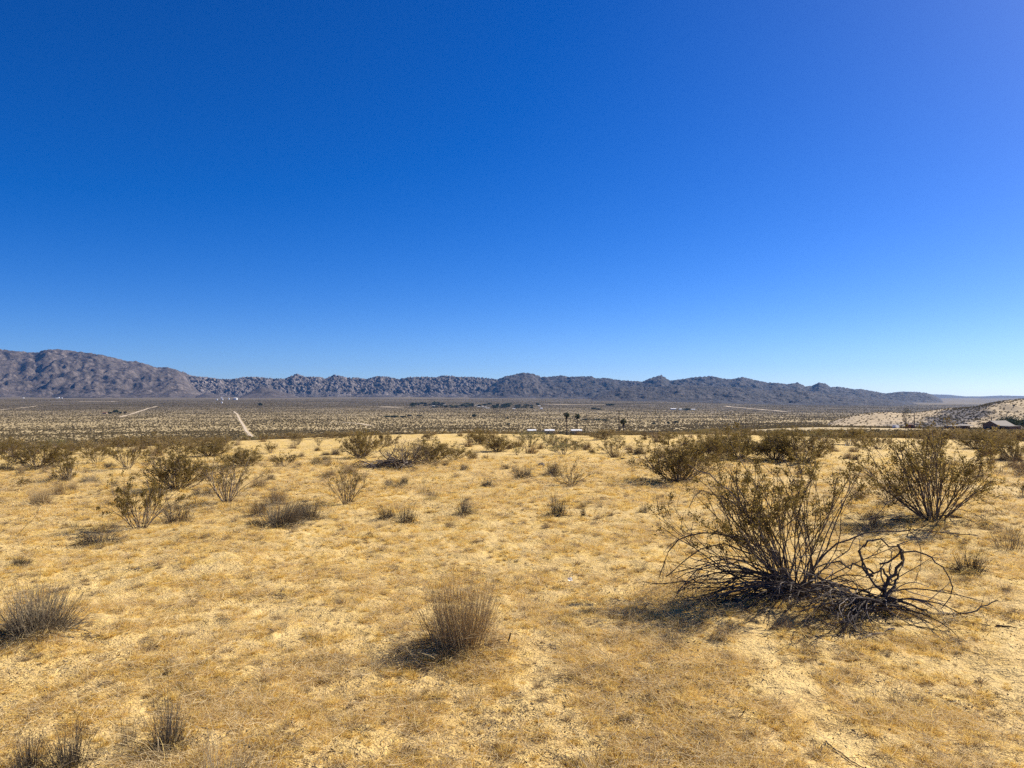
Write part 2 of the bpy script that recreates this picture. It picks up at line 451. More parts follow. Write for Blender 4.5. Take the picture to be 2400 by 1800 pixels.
range_mesh('rocky_mountain', M_DARK, P_FRONT, 1330, 2290, 560, 120, 3350, 4350, 4900, 350, spur=.45, spur_scale=330, bould=6.5, bould_scale=24, rough=.14, edge=.3)
range_mesh('distant_mountain', M_FARM, P_FARR, 1900, 3100, 300, 60, 8800, 10500, 11500, 400, spur=.45, spur_scale=700, rough=.08)
range_mesh('foothill', M_BROWN, P_FOOT, 540, 740, 120, 50, 4150, 4500, 4850, 500, spur=.25, spur_scale=200, power=1.3)
range_mesh('foothill', M_BROWN, P_FOOT2, 440, 545, 80, 40, 4250, 4500, 4750, 520, spur=.25, spur_scale=160, power=1.3)

# pale shrubby hill to the right
P_HILL = [(1860, 1010), (1900, 1003), (1930, 995), (1952, 987), (1976, 979), (2017, 971), (2058, 966.6), (2085, 965.8), (2112, 968), (2139, 968.5), (2180, 963), (2220, 957.6), (2256, 956), (2288, 953.6), (2315, 946), (2356, 940), (2400, 936), (2500, 929), (2700, 925), (3000, 940), (3300, 975)]
HILL_B, HILL_C, HILL_K = 560., 760., 1000.
def hill_z(x, y):
    t = x / np.maximum(y, 1.0); px = 1200 + t * F_PX
    want = (930 - skyline(px, P_HILL)) / F_PX
    zb = base_z(x, y)
    zcb = base_z(t * HILL_C, np.full_like(y, HILL_C))
    H = EYE + want * HILL_C - zcb
    H = H * sstep(1865, 1940, px)
    u = (y - HILL_B) / (HILL_C - HILL_B)
    f = np.where(u <= 1, sstep(-.02, 1.0, u), np.cos(np.clip((y - HILL_C) / (HILL_K - HILL_C), 0, 1) * math.pi / 2))
    n = fbm(x / 60, y / 60, 4, 610) * .12 + (ridged(x / 110, y / 170, 3, 612) - .55) * .30 * np.clip(np.sin(np.clip(u, 0, 1) * math.pi), 0, 1)
    return zb + np.maximum(H, 0) * np.clip(f + n * np.clip(f * 3, 0, 1) * (1 - .8 * sstep(.8, 1, f)), 0, 1.05) - 1.5 * (1 - sstep(0, .15, f)) - 3.0 * sstep(4, 0, H)
def hill_dark(x, y):
    """the dark rocky streak that runs down the hill"""
    px = 1200 + x / y * F_PX; u = (y - HILL_B) / (HILL_C - HILL_B)
    c = 2168 + 140 * u
    n = fbm(x / 25, y / 25, 4, 640)
    a = (1 - sstep(.45, 1.0, np.abs(px - c) / 85 + n * .6)) * sstep(.03, .2, u + n * .2)
    b = (1 - sstep(.5, 1.0, np.abs(px - 2150) / 110)) * (1 - sstep(.25, .5, u + n * .3)) * sstep(-.05, .05, u)
    return np.clip(np.maximum(a, b * .7), 0, 1)
def build_hill():
    px = np.linspace(1850, 3300, 440); t = (px - 1200) / F_PX
    y = np.concatenate([np.linspace(HILL_B - 10, HILL_C, 110), np.linspace(HILL_C, HILL_K + 20, 30)[1:]])
    Y, T = np.meshgrid(y, t, indexing='ij'); X = T * Y
    z = hill_z(X.ravel(), Y.ravel())
    m, nt, b = nodes_of('pale_hill_soil')
    pos = N(nt, 'ShaderNodeNewGeometry').outputs['Position']
    soil = ramp(nt, noise(nt, .05, 5, pos), [(.3, (.34, .255, .145)), (.7, (.44, .34, .20))])
    rock = ramp(nt, noise(nt, .35, 4, pos, .7), [(.3, (.06, .055, .055)), (.6, (.14, .12, .11)), (.8, (.26, .22, .2))])
    nt.links.new(mix(nt, attr(nt, 'rock'), soil, rock), b.inputs['Base Color'])
    bump(nt, b, noise(nt, .5, 4, pos), .5, .6)
    me = new_mesh('hill', np.stack([X.ravel(), Y.ravel(), z], 1), grid_quads(*X.shape)[:, ::-1], mats=[m], smooth=True, attrs={'rock': hill_dark(X.ravel(), Y.ravel())})
    link('hill', me, kind='structure')
build_hill()

# ------------------------------------------------------------------ air between here and the mountains
def build_haze():
    x0, x1, y0, y1, z0, z1 = -16000, 16000, -14500, 14500, -60, 620
    V = [(x, y, z) for z in (z0, z1) for y in (y0, y1) for x in (x0, x1)]
    Q = [(0, 2, 3, 1), (4, 5, 7, 6), (0, 1, 5, 4), (2, 6, 7, 3), (0, 4, 6, 2), (1, 3, 7, 5)]
    m = bpy.data.materials.new('thin_haze'); m.use_nodes = True; nt = m.node_tree; nt.nodes.clear()
    o = nt.nodes.new('ShaderNodeOutputMaterial'); v = nt.nodes.new('ShaderNodeVolumePrincipled')
    v.inputs['Color'].default_value = (.16, .44, 1.0, 1); v.inputs['Density'].default_value = HAZE; v.inputs['Anisotropy'].default_value = .2
    nt.links.new(v.outputs[0], o.inputs['Volume'])
    link('haze', new_mesh('haze', V, Q, mats=[m]), kind='stuff')
HAZE = 2.6e-5
build_haze()
# ------------------------------------------------------------------ growing plants: bundles of tapering tubes, all at once
def norm(v): return v / (np.linalg.norm(v, axis=-1, keepdims=True) + 1e-12)
def grow(rng, start, d, length, n, wob, trop):
    m = len(start); d = norm(np.asarray(d, float)); p = np.asarray(start, float)
    L = np.broadcast_to(np.asarray(length, float), (m,))[:, None] / (n - 1)
    P = [p]; bend = rng.normal(size=(m, 3)) * wob * .7
    tr = np.broadcast_to(np.asarray(trop, float), (m,))[:, None] * np.array([0, 0, 1.0]) / (n - 1)
    for i in range(n - 1):
        bend = bend * .6 + rng.normal(size=(m, 3)) * wob * .6
        d = norm(d + bend + tr); p = p + d * L; P.append(p)
    return np.stack(P, 1)
def sprout(rng, P, Rd, count, s0, s1, spread, len_ratio, n, wob, trop, taper=.55):
    m, k, _ = P.shape
    i = rng.integers(0, m, count); s = s0 + (s1 - s0) * rng.random(count) ** .8
    f = s * (k - 1); a = np.minimum(f.astype(int), k - 2); w = (f - a)[:, None]
    st = P[i, a] * (1 - w) + P[i, a + 1] * w
    tg = norm(P[i, a + 1] - P[i, a])
    plen = np.linalg.norm(np.diff(P, axis=1), axis=2).sum(1)[i]
    d = norm(tg + spread * norm(rng.normal(size=(count, 3))))
    L = plen * len_ratio * (.55 + .7 * rng.random(count)) * (1.15 - .5 * s)
    r0 = (Rd[i, a] * (1 - w[:, 0]) + Rd[i, a + 1] * w[:, 0]) * .72
    Q = grow(rng, st, d, L, n, wob, trop)
    return Q, r0[:, None] * np.linspace(1, taper, n)[None, :]
def tubes(P, Rd, k=3):
    m, n, _ = P.shape
    T = np.empty_like(P); T[:, 1:-1] = P[:, 2:] - P[:, :-2]; T[:, 0] = P[:, 1] - P[:, 0]; T[:, -1] = P[:, -1] - P[:, -2]
    T = norm(T)
    ref = np.where(np.abs(T[..., 2:3]) > .9, np.array([1., 0, 0]), np.array([0, 0, 1.]))
    A = norm(np.cross(T, ref)); B = np.cross(T, A)
    ang = np.arange(k) * 2 * math.pi / k
    V = P[:, :, None, :] + Rd[:, :, None, None] * (np.cos(ang)[None, None, :, None] * A[:, :, None, :] + np.sin(ang)[None, None, :, None] * B[:, :, None, :])
    idx = np.arange(m * n * k).reshape(m, n, k)
    a = idx[:, :-1]; b = idx[:, 1:]
    Q = np.stack([a, np.roll(a, -1, 2), np.roll(b, -1, 2), b], -1).reshape(-1, 4)
    return V.reshape(-1, 3), Q
def ribbons(P, W, rng):
    """flat two-sided blades"""
    m, n, _ = P.shape
    T = norm(np.gradient(P, axis=1)); side = norm(np.cross(T, norm(rng.normal(size=(m, 1, 3)))))
    V = np.stack([P - side * W[..., None], P + side * W[..., None]], 2)
    idx = np.arange(m * n * 2).reshape(m, n, 2)
    Q = np.stack([idx[:, :-1, 0], idx[:, :-1, 1], idx[:, 1:, 1], idx[:, 1:, 0]], -1).reshape(-1, 4)
    return V.reshape(-1, 3), Q
class Bag:
    def __init__(self): self.V = []; self.Q = []; self.T = []; self.n = 0; self.a = []
    def add(self, V, Q=None, T=None, tint=0.5):
        if Q is not None and len(Q): self.Q.append(np.asarray(Q) + self.n)
        if T is not None and len(T): self.T.append(np.asarray(T) + self.n)
        self.V.append(np.asarray(V)); self.n += len(V)
        self.a.append(np.broadcast_to(np.asarray(tint, float), (len(V),)))
    def mesh(self, name, mats, smooth=False):
        return new_mesh(name, np.concatenate(self.V), np.concatenate(self.Q) if self.Q else None, np.concatenate(self.T) if self.T else None,
                        mats=mats, smooth=smooth, attrs={'tint': np.concatenate(self.a)})
def tint_per(rng, m, per): return np.repeat(rng.random(m), per)
def leaf_quads(rng, C, size, up=.3):
    m = len(C)
    d = norm(rng.normal(size=(m, 3)) + np.array([0, 0, up])); s = norm(np.cross(d, rng.normal(size=(m, 3))))
    L = size * (.6 + .8 * rng.random(m))[:, None]
    V = np.stack([C - d * L * .1, C + d * L * .45 + s * L * .34, C + d * L, C + d * L * .45 - s * L * .34], 1).reshape(-1, 3)
    return V, np.arange(m * 4).reshape(m, 4)

def mat_plant(name, c0, c1, c2, trans=0.0, rough=.85, spec=.1):
    m, nt, b = nodes_of(name)
    ob = N(nt, 'ShaderNodeObjectInfo').outputs['Random']
    f = mth(nt, 'ADD', mth(nt, 'MULTIPLY', attr(nt, 'tint'), .75), mth(nt, 'MULTIPLY', ob, .25))
    col = ramp(nt, f, [(.08, c0), (.5, c1), (.92, c2)])
    nt.links.new(col, b.inputs['Base Color']); b.inputs['Roughness'].default_value = rough; b.inputs['Specular IOR Level'].default_value = spec
    if trans:
        t = N(nt, 'ShaderNodeBsdfTranslucent'); nt.links.new(col, t.inputs['Color'])
        mx = N(nt, 'ShaderNodeMixShader'); mx.inputs[0].default_value = trans
        out = [n for n in nt.nodes if n.type == 'OUTPUT_MATERIAL'][0]
        nt.links.new(b.outputs[0], mx.inputs[1]); nt.links.new(t.outputs[0], mx.inputs[2]); nt.links.new(mx.outputs[0], out.inputs['Surface'])
    return m
M_STEM = mat_plant('creosote_bark', (.062, .048, .038), (.135, .105, .078), (.29, .245, .195))
M_DEAD = mat_plant('dead_bark', (.042, .034, .028), (.105, .086, .071), (.26, .22, .18))
M_LEAF = mat_plant('creosote_leaf', (.115, .080, .022), (.19, .135, .037), (.31, .225, .07), trans=.42, rough=.8, spec=.06)
M_LEAFF = mat_plant('brown_leaf', (.145, .104, .042), (.235, .172, .07), (.35, .265, .12), trans=.45)
M_LEAFP = mat_plant('pale_leaf', (.16, .14, .055), (.25, .22, .09), (.36, .31, .14), trans=.3)
M_TUFT = mat_plant('dead_stalks', (.15, .105, .055), (.34, .25, .13), (.58, .45, .26), trans=.15)
M_TUFTG = mat_plant('grey_stalks', (.085, .070, .048), (.185, .150, .10), (.34, .28, .185), trans=.08)
M_TUFTD = mat_plant('dark_stalks', (.040, .033, .026), (.085, .070, .052), (.17, .14, .10))
M_STRAW = mat_plant('straw', (.53, .35, .075), (.72, .51, .14), (.83, .65, .28), trans=.45)
M_STRAWP = mat_plant('pale_straw', (.54, .40, .19), (.68, .53, .28), (.80, .66, .40), trans=.35)
M_SCRUB = mat_plant('scrub_leaf', (.11, .082, .036), (.17, .13, .056), (.24, .185, .085), trans=.25)

def creosote(seed, stems=22, lean=.75, h=1.0, leaves=3200, leaf=.016, sub=5, subsub=6, r=.008, trop=.5, wob=.13, k=3, flop=0, leaf_from=.45, bare=.0):
    """one bush about 1 m tall: (branch mesh, foliage mesh)"""
    rng = np.random.default_rng(seed)
    az = rng.random(stems) * 2 * math.pi; tilt = lean * rng.random(stems) ** .6
    d = np.stack([np.sin(tilt) * np.cos(az), np.sin(tilt) * np.sin(az), np.cos(tilt)], 1)
    st = np.stack([.05 * np.cos(az), .05 * np.sin(az), np.full(stems, -.05)], 1) * (.4 + rng.random(stems))[:, None]
    st[:, 2] = -.05
    L = h * (.72 + .4 * rng.random(stems))
    P1 = grow(rng, st, d, L, 8, wob, trop * np.sin(tilt)); R1 = (r * (.6 + .7 * rng.random(stems)))[:, None] * np.linspace(1, .38, 8)[None, :]
    P2, R2 = sprout(rng, P1, R1, stems * sub, .22, .95, .55, .46, 6, wob * 1.1, .25)
    P3, R3 = sprout(rng, P2, R2, stems * subsub, .2, 1.0, .75, .50, 5, wob * 1.3, .1)
    mn = r * .16
    b = Bag()
    for P, Rd, kk in ((P1, R1, k + 1), (P2, R2, k), (P3, R3, k)):
        V, Q = tubes(P, np.maximum(Rd, mn), kk); b.add(V, Q, tint=tint_per(rng, len(P), P.shape[1] * kk))
    if flop:                                            # low dead boughs that arch over and touch the sand
        az = rng.random(flop) * 2 * math.pi
        d = np.stack([np.cos(az), np.sin(az), .35 + .6 * rng.random(flop)], 1)
        P = grow(rng, np.zeros((flop, 3)) + [0, 0, .02], d, h * (.45 + .5 * rng.random(flop)), 8, .14, -1.4)
        P[..., 2] = np.maximum(P[..., 2], .005)
        V, Q = tubes(P, (r * .7) * np.ones((flop, 1)) * np.linspace(1, .3, 8)[None], k); b.add(V, Q, tint=tint_per(rng, flop, 8 * k) * .35)
        P, Rd = sprout(rng, P, np.full(P.shape[:2], r * .55), flop * 4, .25, .95, .8, .4, 5, .2, -.4)
        P[..., 2] = np.maximum(P[..., 2], .005)
        V, Q = tubes(P, np.maximum(Rd * .6, mn), 3); b.add(V, Q, tint=tint_per(rng, len(P), 15) * .35)
    # leaves sit in little sprays along the outer twigs
    tw = np.concatenate([P3, P2[:, 1:]])
    ntw = len(tw); live = np.where(rng.random(ntw) > bare)[0]
    nsp = max(8, leaves // 9)
    i = rng.choice(live, nsp); s = leaf_from + (1 - leaf_from) * rng.random(nsp); f = s * 4; a = np.minimum(f.astype(int), 3); w = (f - a)[:, None]
    C = tw[i, a] * (1 - w) + tw[i, a + 1] * w
    C = np.repeat(C, 9, 0) + rng.normal(size=(nsp * 9, 3)) * leaf * 1.1
    V, Q = leaf_quads(rng, C, leaf * 1.25)
    lb = Bag(); lb.add(V, Q, tint=np.repeat(np.clip(np.repeat(rng.random(nsp), 9) * .7 + rng.random(nsp * 9) * .3, 0, 1), 4))
    allp = np.concatenate([P1.reshape(-1, 3), P2.reshape(-1, 3), P3.reshape(-1, 3)])
    return b, lb, allp

def tuft(seed, n=420, h=.45, spread=.75, base=.10, r=.0013, wob=.045, trop=.15, lean=(0, 0), k=3, fork=.6, npt=6, strag=.1):
    """an upright bunch of thin dry stalks about h tall, made of a few uneven sub-clumps"""
    rng = np.random.default_rng(seed)
    nc = 7; ca = rng.random(nc) * 6.283; cq = base * .75 * np.sqrt(rng.random(nc)); ch = .72 + .4 * rng.random(nc)
    i = rng.integers(0, nc, n)
    off = rng.normal(size=(n, 2)) * base * .34
    sx = cq[i] * np.cos(ca[i]) + off[:, 0]; sy = cq[i] * np.sin(ca[i]) + off[:, 1]
    q = np.clip(np.hypot(sx, sy) / base, 0, 1.4); az = np.arctan2(sy, sx) + rng.normal(size=n) * .5
    tilt = spread * (.25 + .75 * q) * (.45 + .8 * rng.random(n))
    d = np.stack([np.sin(tilt) * np.cos(az) + lean[0], np.sin(tilt) * np.sin(az) + lean[1], np.cos(tilt)], 1)
    st = np.stack([sx, sy, np.full(n, -.02)], 1)
    L = h * ch[i] * (.35 + .72 * rng.random(n) ** .8) * (1.05 - .22 * q)
    P = grow(rng, st, d, L, npt, wob, trop)
    bent = rng.random(n) < .20                          # some stalks are snapped over
    P[bent, npt // 2:] = P[bent, npt // 2 - 1:npt // 2] + (P[bent, npt // 2:] - P[bent, npt // 2 - 1:npt // 2]) @ np.diag([1, 1, .1]) + rng.normal(size=(int(bent.sum()), 1, 3)) * np.array([.05, .05, .01]) * np.linspace(.4, 1, npt - npt // 2)[None, :, None]
    R1 = np.full((n, 1), r) * (.6 + .8 * rng.random((n, 1))) * np.linspace(1.15, .45, npt)[None]
    b = Bag()
    V, Q = tubes(P, R1, k); b.add(V, Q, tint=np.repeat(np.clip(.55 * rng.random(nc)[i] + .45 * rng.random(n), 0, 1), npt * k))
    if fork:
        P2, R2 = sprout(rng, P, R1, int(n * fork), .2, .9, .45, .4, 4, wob * 1.6, .1)
        V, Q = tubes(P2, np.maximum(R2 * .8, r * .4), 3); b.add(V, Q, tint=tint_per(rng, len(P2), 12))
    m = int(n * strag)
    if m:                                               # broken stalks lying round the foot
        az = rng.random(m) * 2 * math.pi
        d = np.stack([np.cos(az), np.sin(az), .25 * rng.random(m)], 1)
        P = grow(rng, np.stack([base * np.cos(az), base * np.sin(az), .02 + 0 * az], 1), d, h * .5 * (.4 + rng.random(m)), 5, .15, -.5)
        P[..., 2] = np.maximum(P[..., 2], .003)
        V, Q = tubes(P, np.full((m, 5), r * .9), 3); b.add(V, Q, tint=tint_per(rng, m, 15) * .5)
    return b
def extent(P):
    lo, hi = np.percentile(P, .8, axis=0), np.percentile(P, 99.2, axis=0)
    return hi[0] - lo[0], hi[2]

# prototypes, made once; every plant is a copy with its own size and turn
BUSH = {}
def proto_bush(key, mats=(None, None), **kw):
    b, lb, allp = creosote(**kw)
    BUSH.setdefault(key, []).append((b.mesh('creosote_branches', [mats[0] or M_STEM]), lb.mesh('creosote_foliage', [mats[1] or M_LEAF]), *extent(allp)))
for s in (11, 12, 13):
    proto_bush('leafy', seed=s, stems=22, lean=.85, leaves=6500, leaf=.0175, trop=.6)
for s in (21, 22, 23):
    proto_bush('vase', seed=s, stems=26, lean=.62, leaves=3000, leaf=.016, trop=.55, wob=.09)
for s in (31, 32):
    proto_bush('dense', seed=s, stems=46, lean=1.15, leaves=10500, leaf=.020, sub=7, subsub=8, trop=.5, flop=22, leaf_from=.1)
for s in (41, 42):
    proto_bush('twiggy', seed=s, stems=34, lean=.85, leaves=900, leaf=.013, sub=6, subsub=9, trop=.5, flop=10, bare=.4)
for s in (51, 52):
    proto_bush('arching', seed=s, stems=22, lean=1.15, leaves=1300, leaf=.014, sub=5, subsub=7, trop=.25, wob=.2, flop=22, r=.010)
for s in (61, 62):
    proto_bush('big', seed=s, stems=44, lean=1.0, leaves=10000, leaf=.015, sub=7, subsub=9, trop=.55, wob=.10, flop=6, r=.0075)
for s in (71, 72, 73, 74):
    proto_bush('far', mats=(None, M_LEAFF), seed=s, stems=20, lean=1.1, leaves=2000, leaf=.042, sub=5, subsub=4, trop=.45, r=.010, leaf_from=.1, flop=8)
for s in (75, 76):
    proto_bush('pale', mats=(None, M_LEAFP), seed=s, stems=18, lean=.9, leaves=1500, leaf=.03, sub=4, subsub=4, trop=.5, r=.009)
TUFT = {}
def proto_tuft(key, mat, **kw):
    b = tuft(**kw); V = b.V[0]
    TUFT.setdefault(key, []).append((b.mesh('stalks', [mat]), *extent(V)))
for s in (1, 2, 3):
    proto_tuft('fine', M_TUFT, seed=100 + s, n=760, h=.45, spread=.62, base=.19, r=.0012, wob=.065, strag=.25)
    proto_tuft('brown', M_TUFTG, seed=120 + s, n=640, h=.45, spread=.78, base=.18, r=.0017, wob=.08, strag=.3)
    proto_tuft('dark', M_TUFTD, seed=140 + s, n=240, h=.45, spread=.65, base=.15, r=.0020, wob=.10, strag=.3)
    proto_tuft('wispy', M_TUFTG, seed=160 + s, n=110, h=.45, spread=.6, base=.16, r=.0015, wob=.09)
    proto_tuft('far', M_TUFT, seed=180 + s, n=170, h=.45, spread=.9, base=.17, r=.0045, npt=4, fork=.3)
for s in (1, 2):
    proto_tuft('low', M_TUFTD, seed=200 + s, n=300, h=.35, spread=1.25, base=.16, r=.0016, trop=-.35, lean=(-.35, 0), wob=.08, strag=.35)
    proto_tuft('mound', M_TUFTG, seed=210 + s, n=420, h=.22, spread=1.45, base=.08, r=.0024, trop=.1, wob=.1)

_rs = np.random.default_rng(77)
PLACED = []          # x, y, radius of everything that stands on the plateau
def place_bush(key, bx, by, top, x0, x1, label, group=None, var=None, name='creosote_bush', cat='bush', rz=None):
    x, y, z = at(bx, by)
    w = max(.05, (x1 - x0) / F_PX * y); h = max(.04, (by - top) / F_PX * y)
    v = BUSH[key]; bm, lm, pw, ph = v[(var if var is not None else int(_rs.integers(len(v)))) % len(v)]
    t = thing(name, label, cat, (x, y, z - .01), float(_rs.random() * 6.28) if rz is None else rz, group)
    t.scale = (w / pw, w / pw, h / ph)
    link('branches', bm, t); link('foliage', lm, t)
    PLACED.append((x, y, w * .4)); return t
def place_tuft(key, bx, by, top, x0, x1, label, group=None, var=None, name='dry_tuft', cat='tuft'):
    x, y, z = at(bx, by)
    w = max(.03, (x1 - x0) / F_PX * y); h = max(.03, (by - top) / F_PX * y)
    v = TUFT[key]; me, pw, ph = v[(var if var is not None else int(_rs.integers(len(v)))) % len(v)]
    t = thing(name, label, cat, (x, y, z - .005), float(_rs.random() * 6.28), group, me)
    s = w / pw; t.scale = (s, s, h / ph)
    PLACED.append((x, y, w * .3)); return t
# ------------------------------------------------------------------ the great bush in the right foreground, and the dead one fallen beside it
def control_paths(lines, n=14, wob=.012, seed=1):
    """smooth curves through hand-set points; every point is (photo x, photo y, distance)"""
    rng = np.random.default_rng(seed); out = []
    for pts in lines:
        C = np.array([pt(*p) for p in pts]); s = np.concatenate([[0], np.cumsum(np.linalg.norm(np.diff(C, axis=0), axis=1))])
        q = np.linspace(0, s[-1], n)
        P = np.stack([np.interp(q, s, C[:, i]) for i in range(3)], 1)
        for _ in range(2): P[1:-1] = .25 * P[:-2] + .5 * P[1:-1] + .25 * P[2:]
        P[1:-1] += rng.normal(size=(n - 2, 3)) * wob * min(1, s[-1])
        out.append(P)
    return np.stack(out)
def drop_to_ground(P, lift=.004):
    g = ground_z(P[..., 0].ravel(), P[..., 1].ravel()).reshape(P.shape[:-1])
    P[..., 2] = np.maximum(P[..., 2], g + lift); return P

def build_hero():
    rng = np.random.default_rng(5)
    x0, y0, z0 = at(1862, 1392)
    O = np.array([x0, y0, z0])
    t = thing('creosote_bush', 'large sprawling half-bare bush of dark arching branches in the right foreground', 'bush', (x0, y0, z0))
    live, dead = Bag(), Bag()
    # upright living stems
    n = 46
    px = np.concatenate([rng.normal(0, .34, 34), rng.normal(-.62, .16, 12)])
    top = np.concatenate([.80 + .34 * rng.random(34), .80 + .25 * rng.random(12)])
    tip = np.stack([px, rng.normal(0, .28, n), top * (1 - .20 * np.abs(px))], 1)
    st = np.stack([rng.normal(0, .075, n), rng.normal(0, .07, n), np.full(n, -.03)], 1)
    L = np.linalg.norm(tip - st, axis=1)
    d = norm(tip - st) + np.stack([.25 * np.sign(px) * rng.random(n), 0 * px, -.15 * np.abs(px)], 1)
    P1 = grow(rng, st, d, L * 1.03, 12, .13, .35); R1 = (.0045 + .0038 * rng.random(n))[:, None] * np.linspace(1, .34, 12)[None]
    P2, R2 = sprout(rng, P1, R1, n * 6, .3, .97, .55, .34, 8, .16, .35)
    P3, R3 = sprout(rng, P2, R2, n * 10, .2, 1, .7, .45, 5, .16, .1)
    for P, Rd, k in ((P1, R1, 5), (P2, R2, 4), (P3, R3, 3)):
        V, Q = tubes(P, np.maximum(Rd, .0011), k); live.add(V, Q, tint=tint_per(rng, len(P), P.shape[1] * k))
    # pale sun-bleached bare stems reaching to the upper left
    tw = np.concatenate([P3, P2[:, 2:7]]); hz = tw[:, -1, 2]
    keep = np.where((hz > .38) & (rng.random(len(tw)) > .35))[0]
    lf = Bag(); ns = 1550
    i = rng.choice(keep, ns); f = (.35 + .65 * rng.random(ns)) * 4; a = np.minimum(f.astype(int), 3); w = (f - a)[:, None]
    C = np.repeat(tw[i, a] * (1 - w) + tw[i, a + 1] * w, 11, 0) + rng.normal(size=(ns * 11, 3)) * .014
    V, Q = leaf_quads(rng, C, .0135); lf.add(V, Q, tint=np.repeat(np.clip(np.repeat(rng.random(ns), 11) * .7 + rng.random(ns * 11) * .3, 0, 1), 4))
    # dead boughs arching over to the left, forward and right, down to the sand
    m = 74
    az = np.concatenate([rng.normal(math.pi + .12, .40, 46), rng.normal(4.6, .6, 16), rng.normal(-.2, .45, 12)])
    el = .10 + .75 * rng.random(m)
    dd = np.stack([np.cos(az), np.sin(az) * .8, el], 1)
    LL = np.concatenate([.40 + .80 * rng.random(46), .30 + .45 * rng.random(16), .3 + .4 * rng.random(12)])
    D1 = grow(rng, rng.normal(size=(m, 3)) * [.07, .06, .0] + [0, 0, .03], dd, LL, 12, .11, -1.35) + O
    D1 = drop_to_ground(D1)
    Rr = (.0045 + .0048 * rng.random(m))[:, None] * np.linspace(1, .34, 12)[None]
    D2, R2d = sprout(rng, D1, Rr, m * 4, .2, .95, .6, .42, 7, .2, -.6); D2 = drop_to_ground(D2)
    D3, R3d = sprout(rng, D2, R2d, m * 5, .2, 1, .8, .5, 5, .25, -.4); D3 = drop_to_ground(D3)
    for P, Rd, k in ((D1, Rr, 5), (D2, R2d, 4), (D3, R3d, 3)):
        V, Q = tubes(P - O, np.maximum(Rd, .0012), k); dead.add(V, Q, tint=tint_per(rng, len(P), P.shape[1] * k) * .8)
    # boughs drawn from the photograph
    r = y0
    own = control_paths([
        [(1850, 1375, r), (1760, 1290, r - .1), (1690, 1246, r - .15), (1630, 1246, r - .2), (1580, 1262, r - .2), (1556, 1300, r - .2), (1544, 1355, r - .2)],
        [(1850, 1370, r), (1770, 1300, r - .05), (1700, 1268, r), (1640, 1285, r + .05), (1600, 1320, r + .05), (1560, 1352, r)],
        [(1850, 1375, r), (1740, 1330, r - .15), (1660, 1322, r - .25), (1610, 1348, r - .3), (1585, 1357, r - .3)],
        [(1850, 1385, r), (1780, 1372, r - .2), (1690, 1366, r - .3), (1600, 1364, r - .3), (1505, 1363, r - .25)],
        [(1870, 1380, r), (1905, 1330, r), (1948, 1281, r + .05), (2009, 1252, r), (2070, 1240, r - .05), (2151, 1244, r - .1), (2215, 1249, r - .1), (2288, 1254, r - .1)],
        [(2130, 1243, r - .08), (2150, 1260, r - .1), (2160, 1300, r - .12), (2158, 1340, r - .14), (2140, 1370, r - .16)],
        [(1860, 1370, r), (1790, 1260, r), (1730, 1170, r), (1680, 1120, r), (1640, 1100, r), (1612, 1088, r)],
        [(1860, 1370, r), (1800, 1270, r + .1), (1750, 1200, r + .1), (1690, 1160, r + .1), (1640, 1140, r + .12), (1615, 1190, r + .1)],
        [(1880, 1370, r), (1935, 1300, r + .1), (1962, 1220, r + .1), (1985, 1160, r + .1), (2008, 1110, r + .1)],
        [(1885, 1370, r), (1990, 1290, r + .2), (2020, 1240, r + .2), (2060, 1200, r + .25), (2098, 1168, r + .3)],
    ], 14, .008, 8)
    Ro = np.linspace(1, .35, 14)[None] * np.array([.0095, .0085, .008, .0075, .0085, .0035, .0095, .0075, .0075, .0055])[:, None]
    V, Q = tubes(own - O, Ro, 6); dead.add(V, Q, tint=np.repeat([.25, .3, .3, .2, .45, .4, .75, .7, .6, .6], 84))
    S, Rs = sprout(rng, own, Ro, 90, .2, .98, .7, .22, 6, .2, -.35); S = drop_to_ground(S)
    V, Q = tubes(S - O, np.maximum(Rs * .6, .0012), 3); dead.add(V, Q, tint=tint_per(rng, 90, 18) * .7)
    link('stems', live.mesh('hero_stems', [M_STEM]), t)
    link('dead_branches', dead.mesh('hero_dead', [M_DEAD]), t)
    link('foliage', lf.mesh('hero_foliage', [M_LEAF]), t)
    PLACED.append((x0, y0, .8))

    # the collapsed dead bush just right of it
    x1, y1, z1 = at(2055, 1425)
    O = np.array([x1, y1, z1]); r = y1
    t = thing('dead_bush', 'collapsed dead bush with a thick twisted trunk and hooped grey-black branches', 'dead bush', (x1, y1, z1))
    trunk, br, tw_ = Bag(), Bag(), Bag()
    big = control_paths([
        [(2100, 1448, r - .05), (2062, 1420, r), (2072, 1388, r), (2088, 1360, r), (2108, 1325, r + .02), (2114, 1300, r + .02), (2104, 1276, r + .02)],
        [(2170, 1450, r - .12), (2120, 1428, r - .06), (2078, 1402, r), (2052, 1372, r + .03), (2036, 1338, r + .05), (2017, 1312, r + .05), (2016, 1292, r + .05)],
        [(2060, 1420, r), (2078, 1385, r), (2084, 1345, r), (2068, 1325, r), (2050, 1345, r), (2030, 1350, r)],
        [(2068, 1415, r), (2094, 1375, r + .05), (2108, 1345, r + .08), (2116, 1318, r + .1), (2112, 1290, r + .1)],
    ], 14, .020, 21)
    Rb = np.linspace(1, .42, 14)[None] * np.array([.019, .013, .012, .012])[:, None]
    V, Q = tubes(big - O, Rb, 7); trunk.add(V, Q, tint=np.repeat([.35, .5, .45, .6], 98))
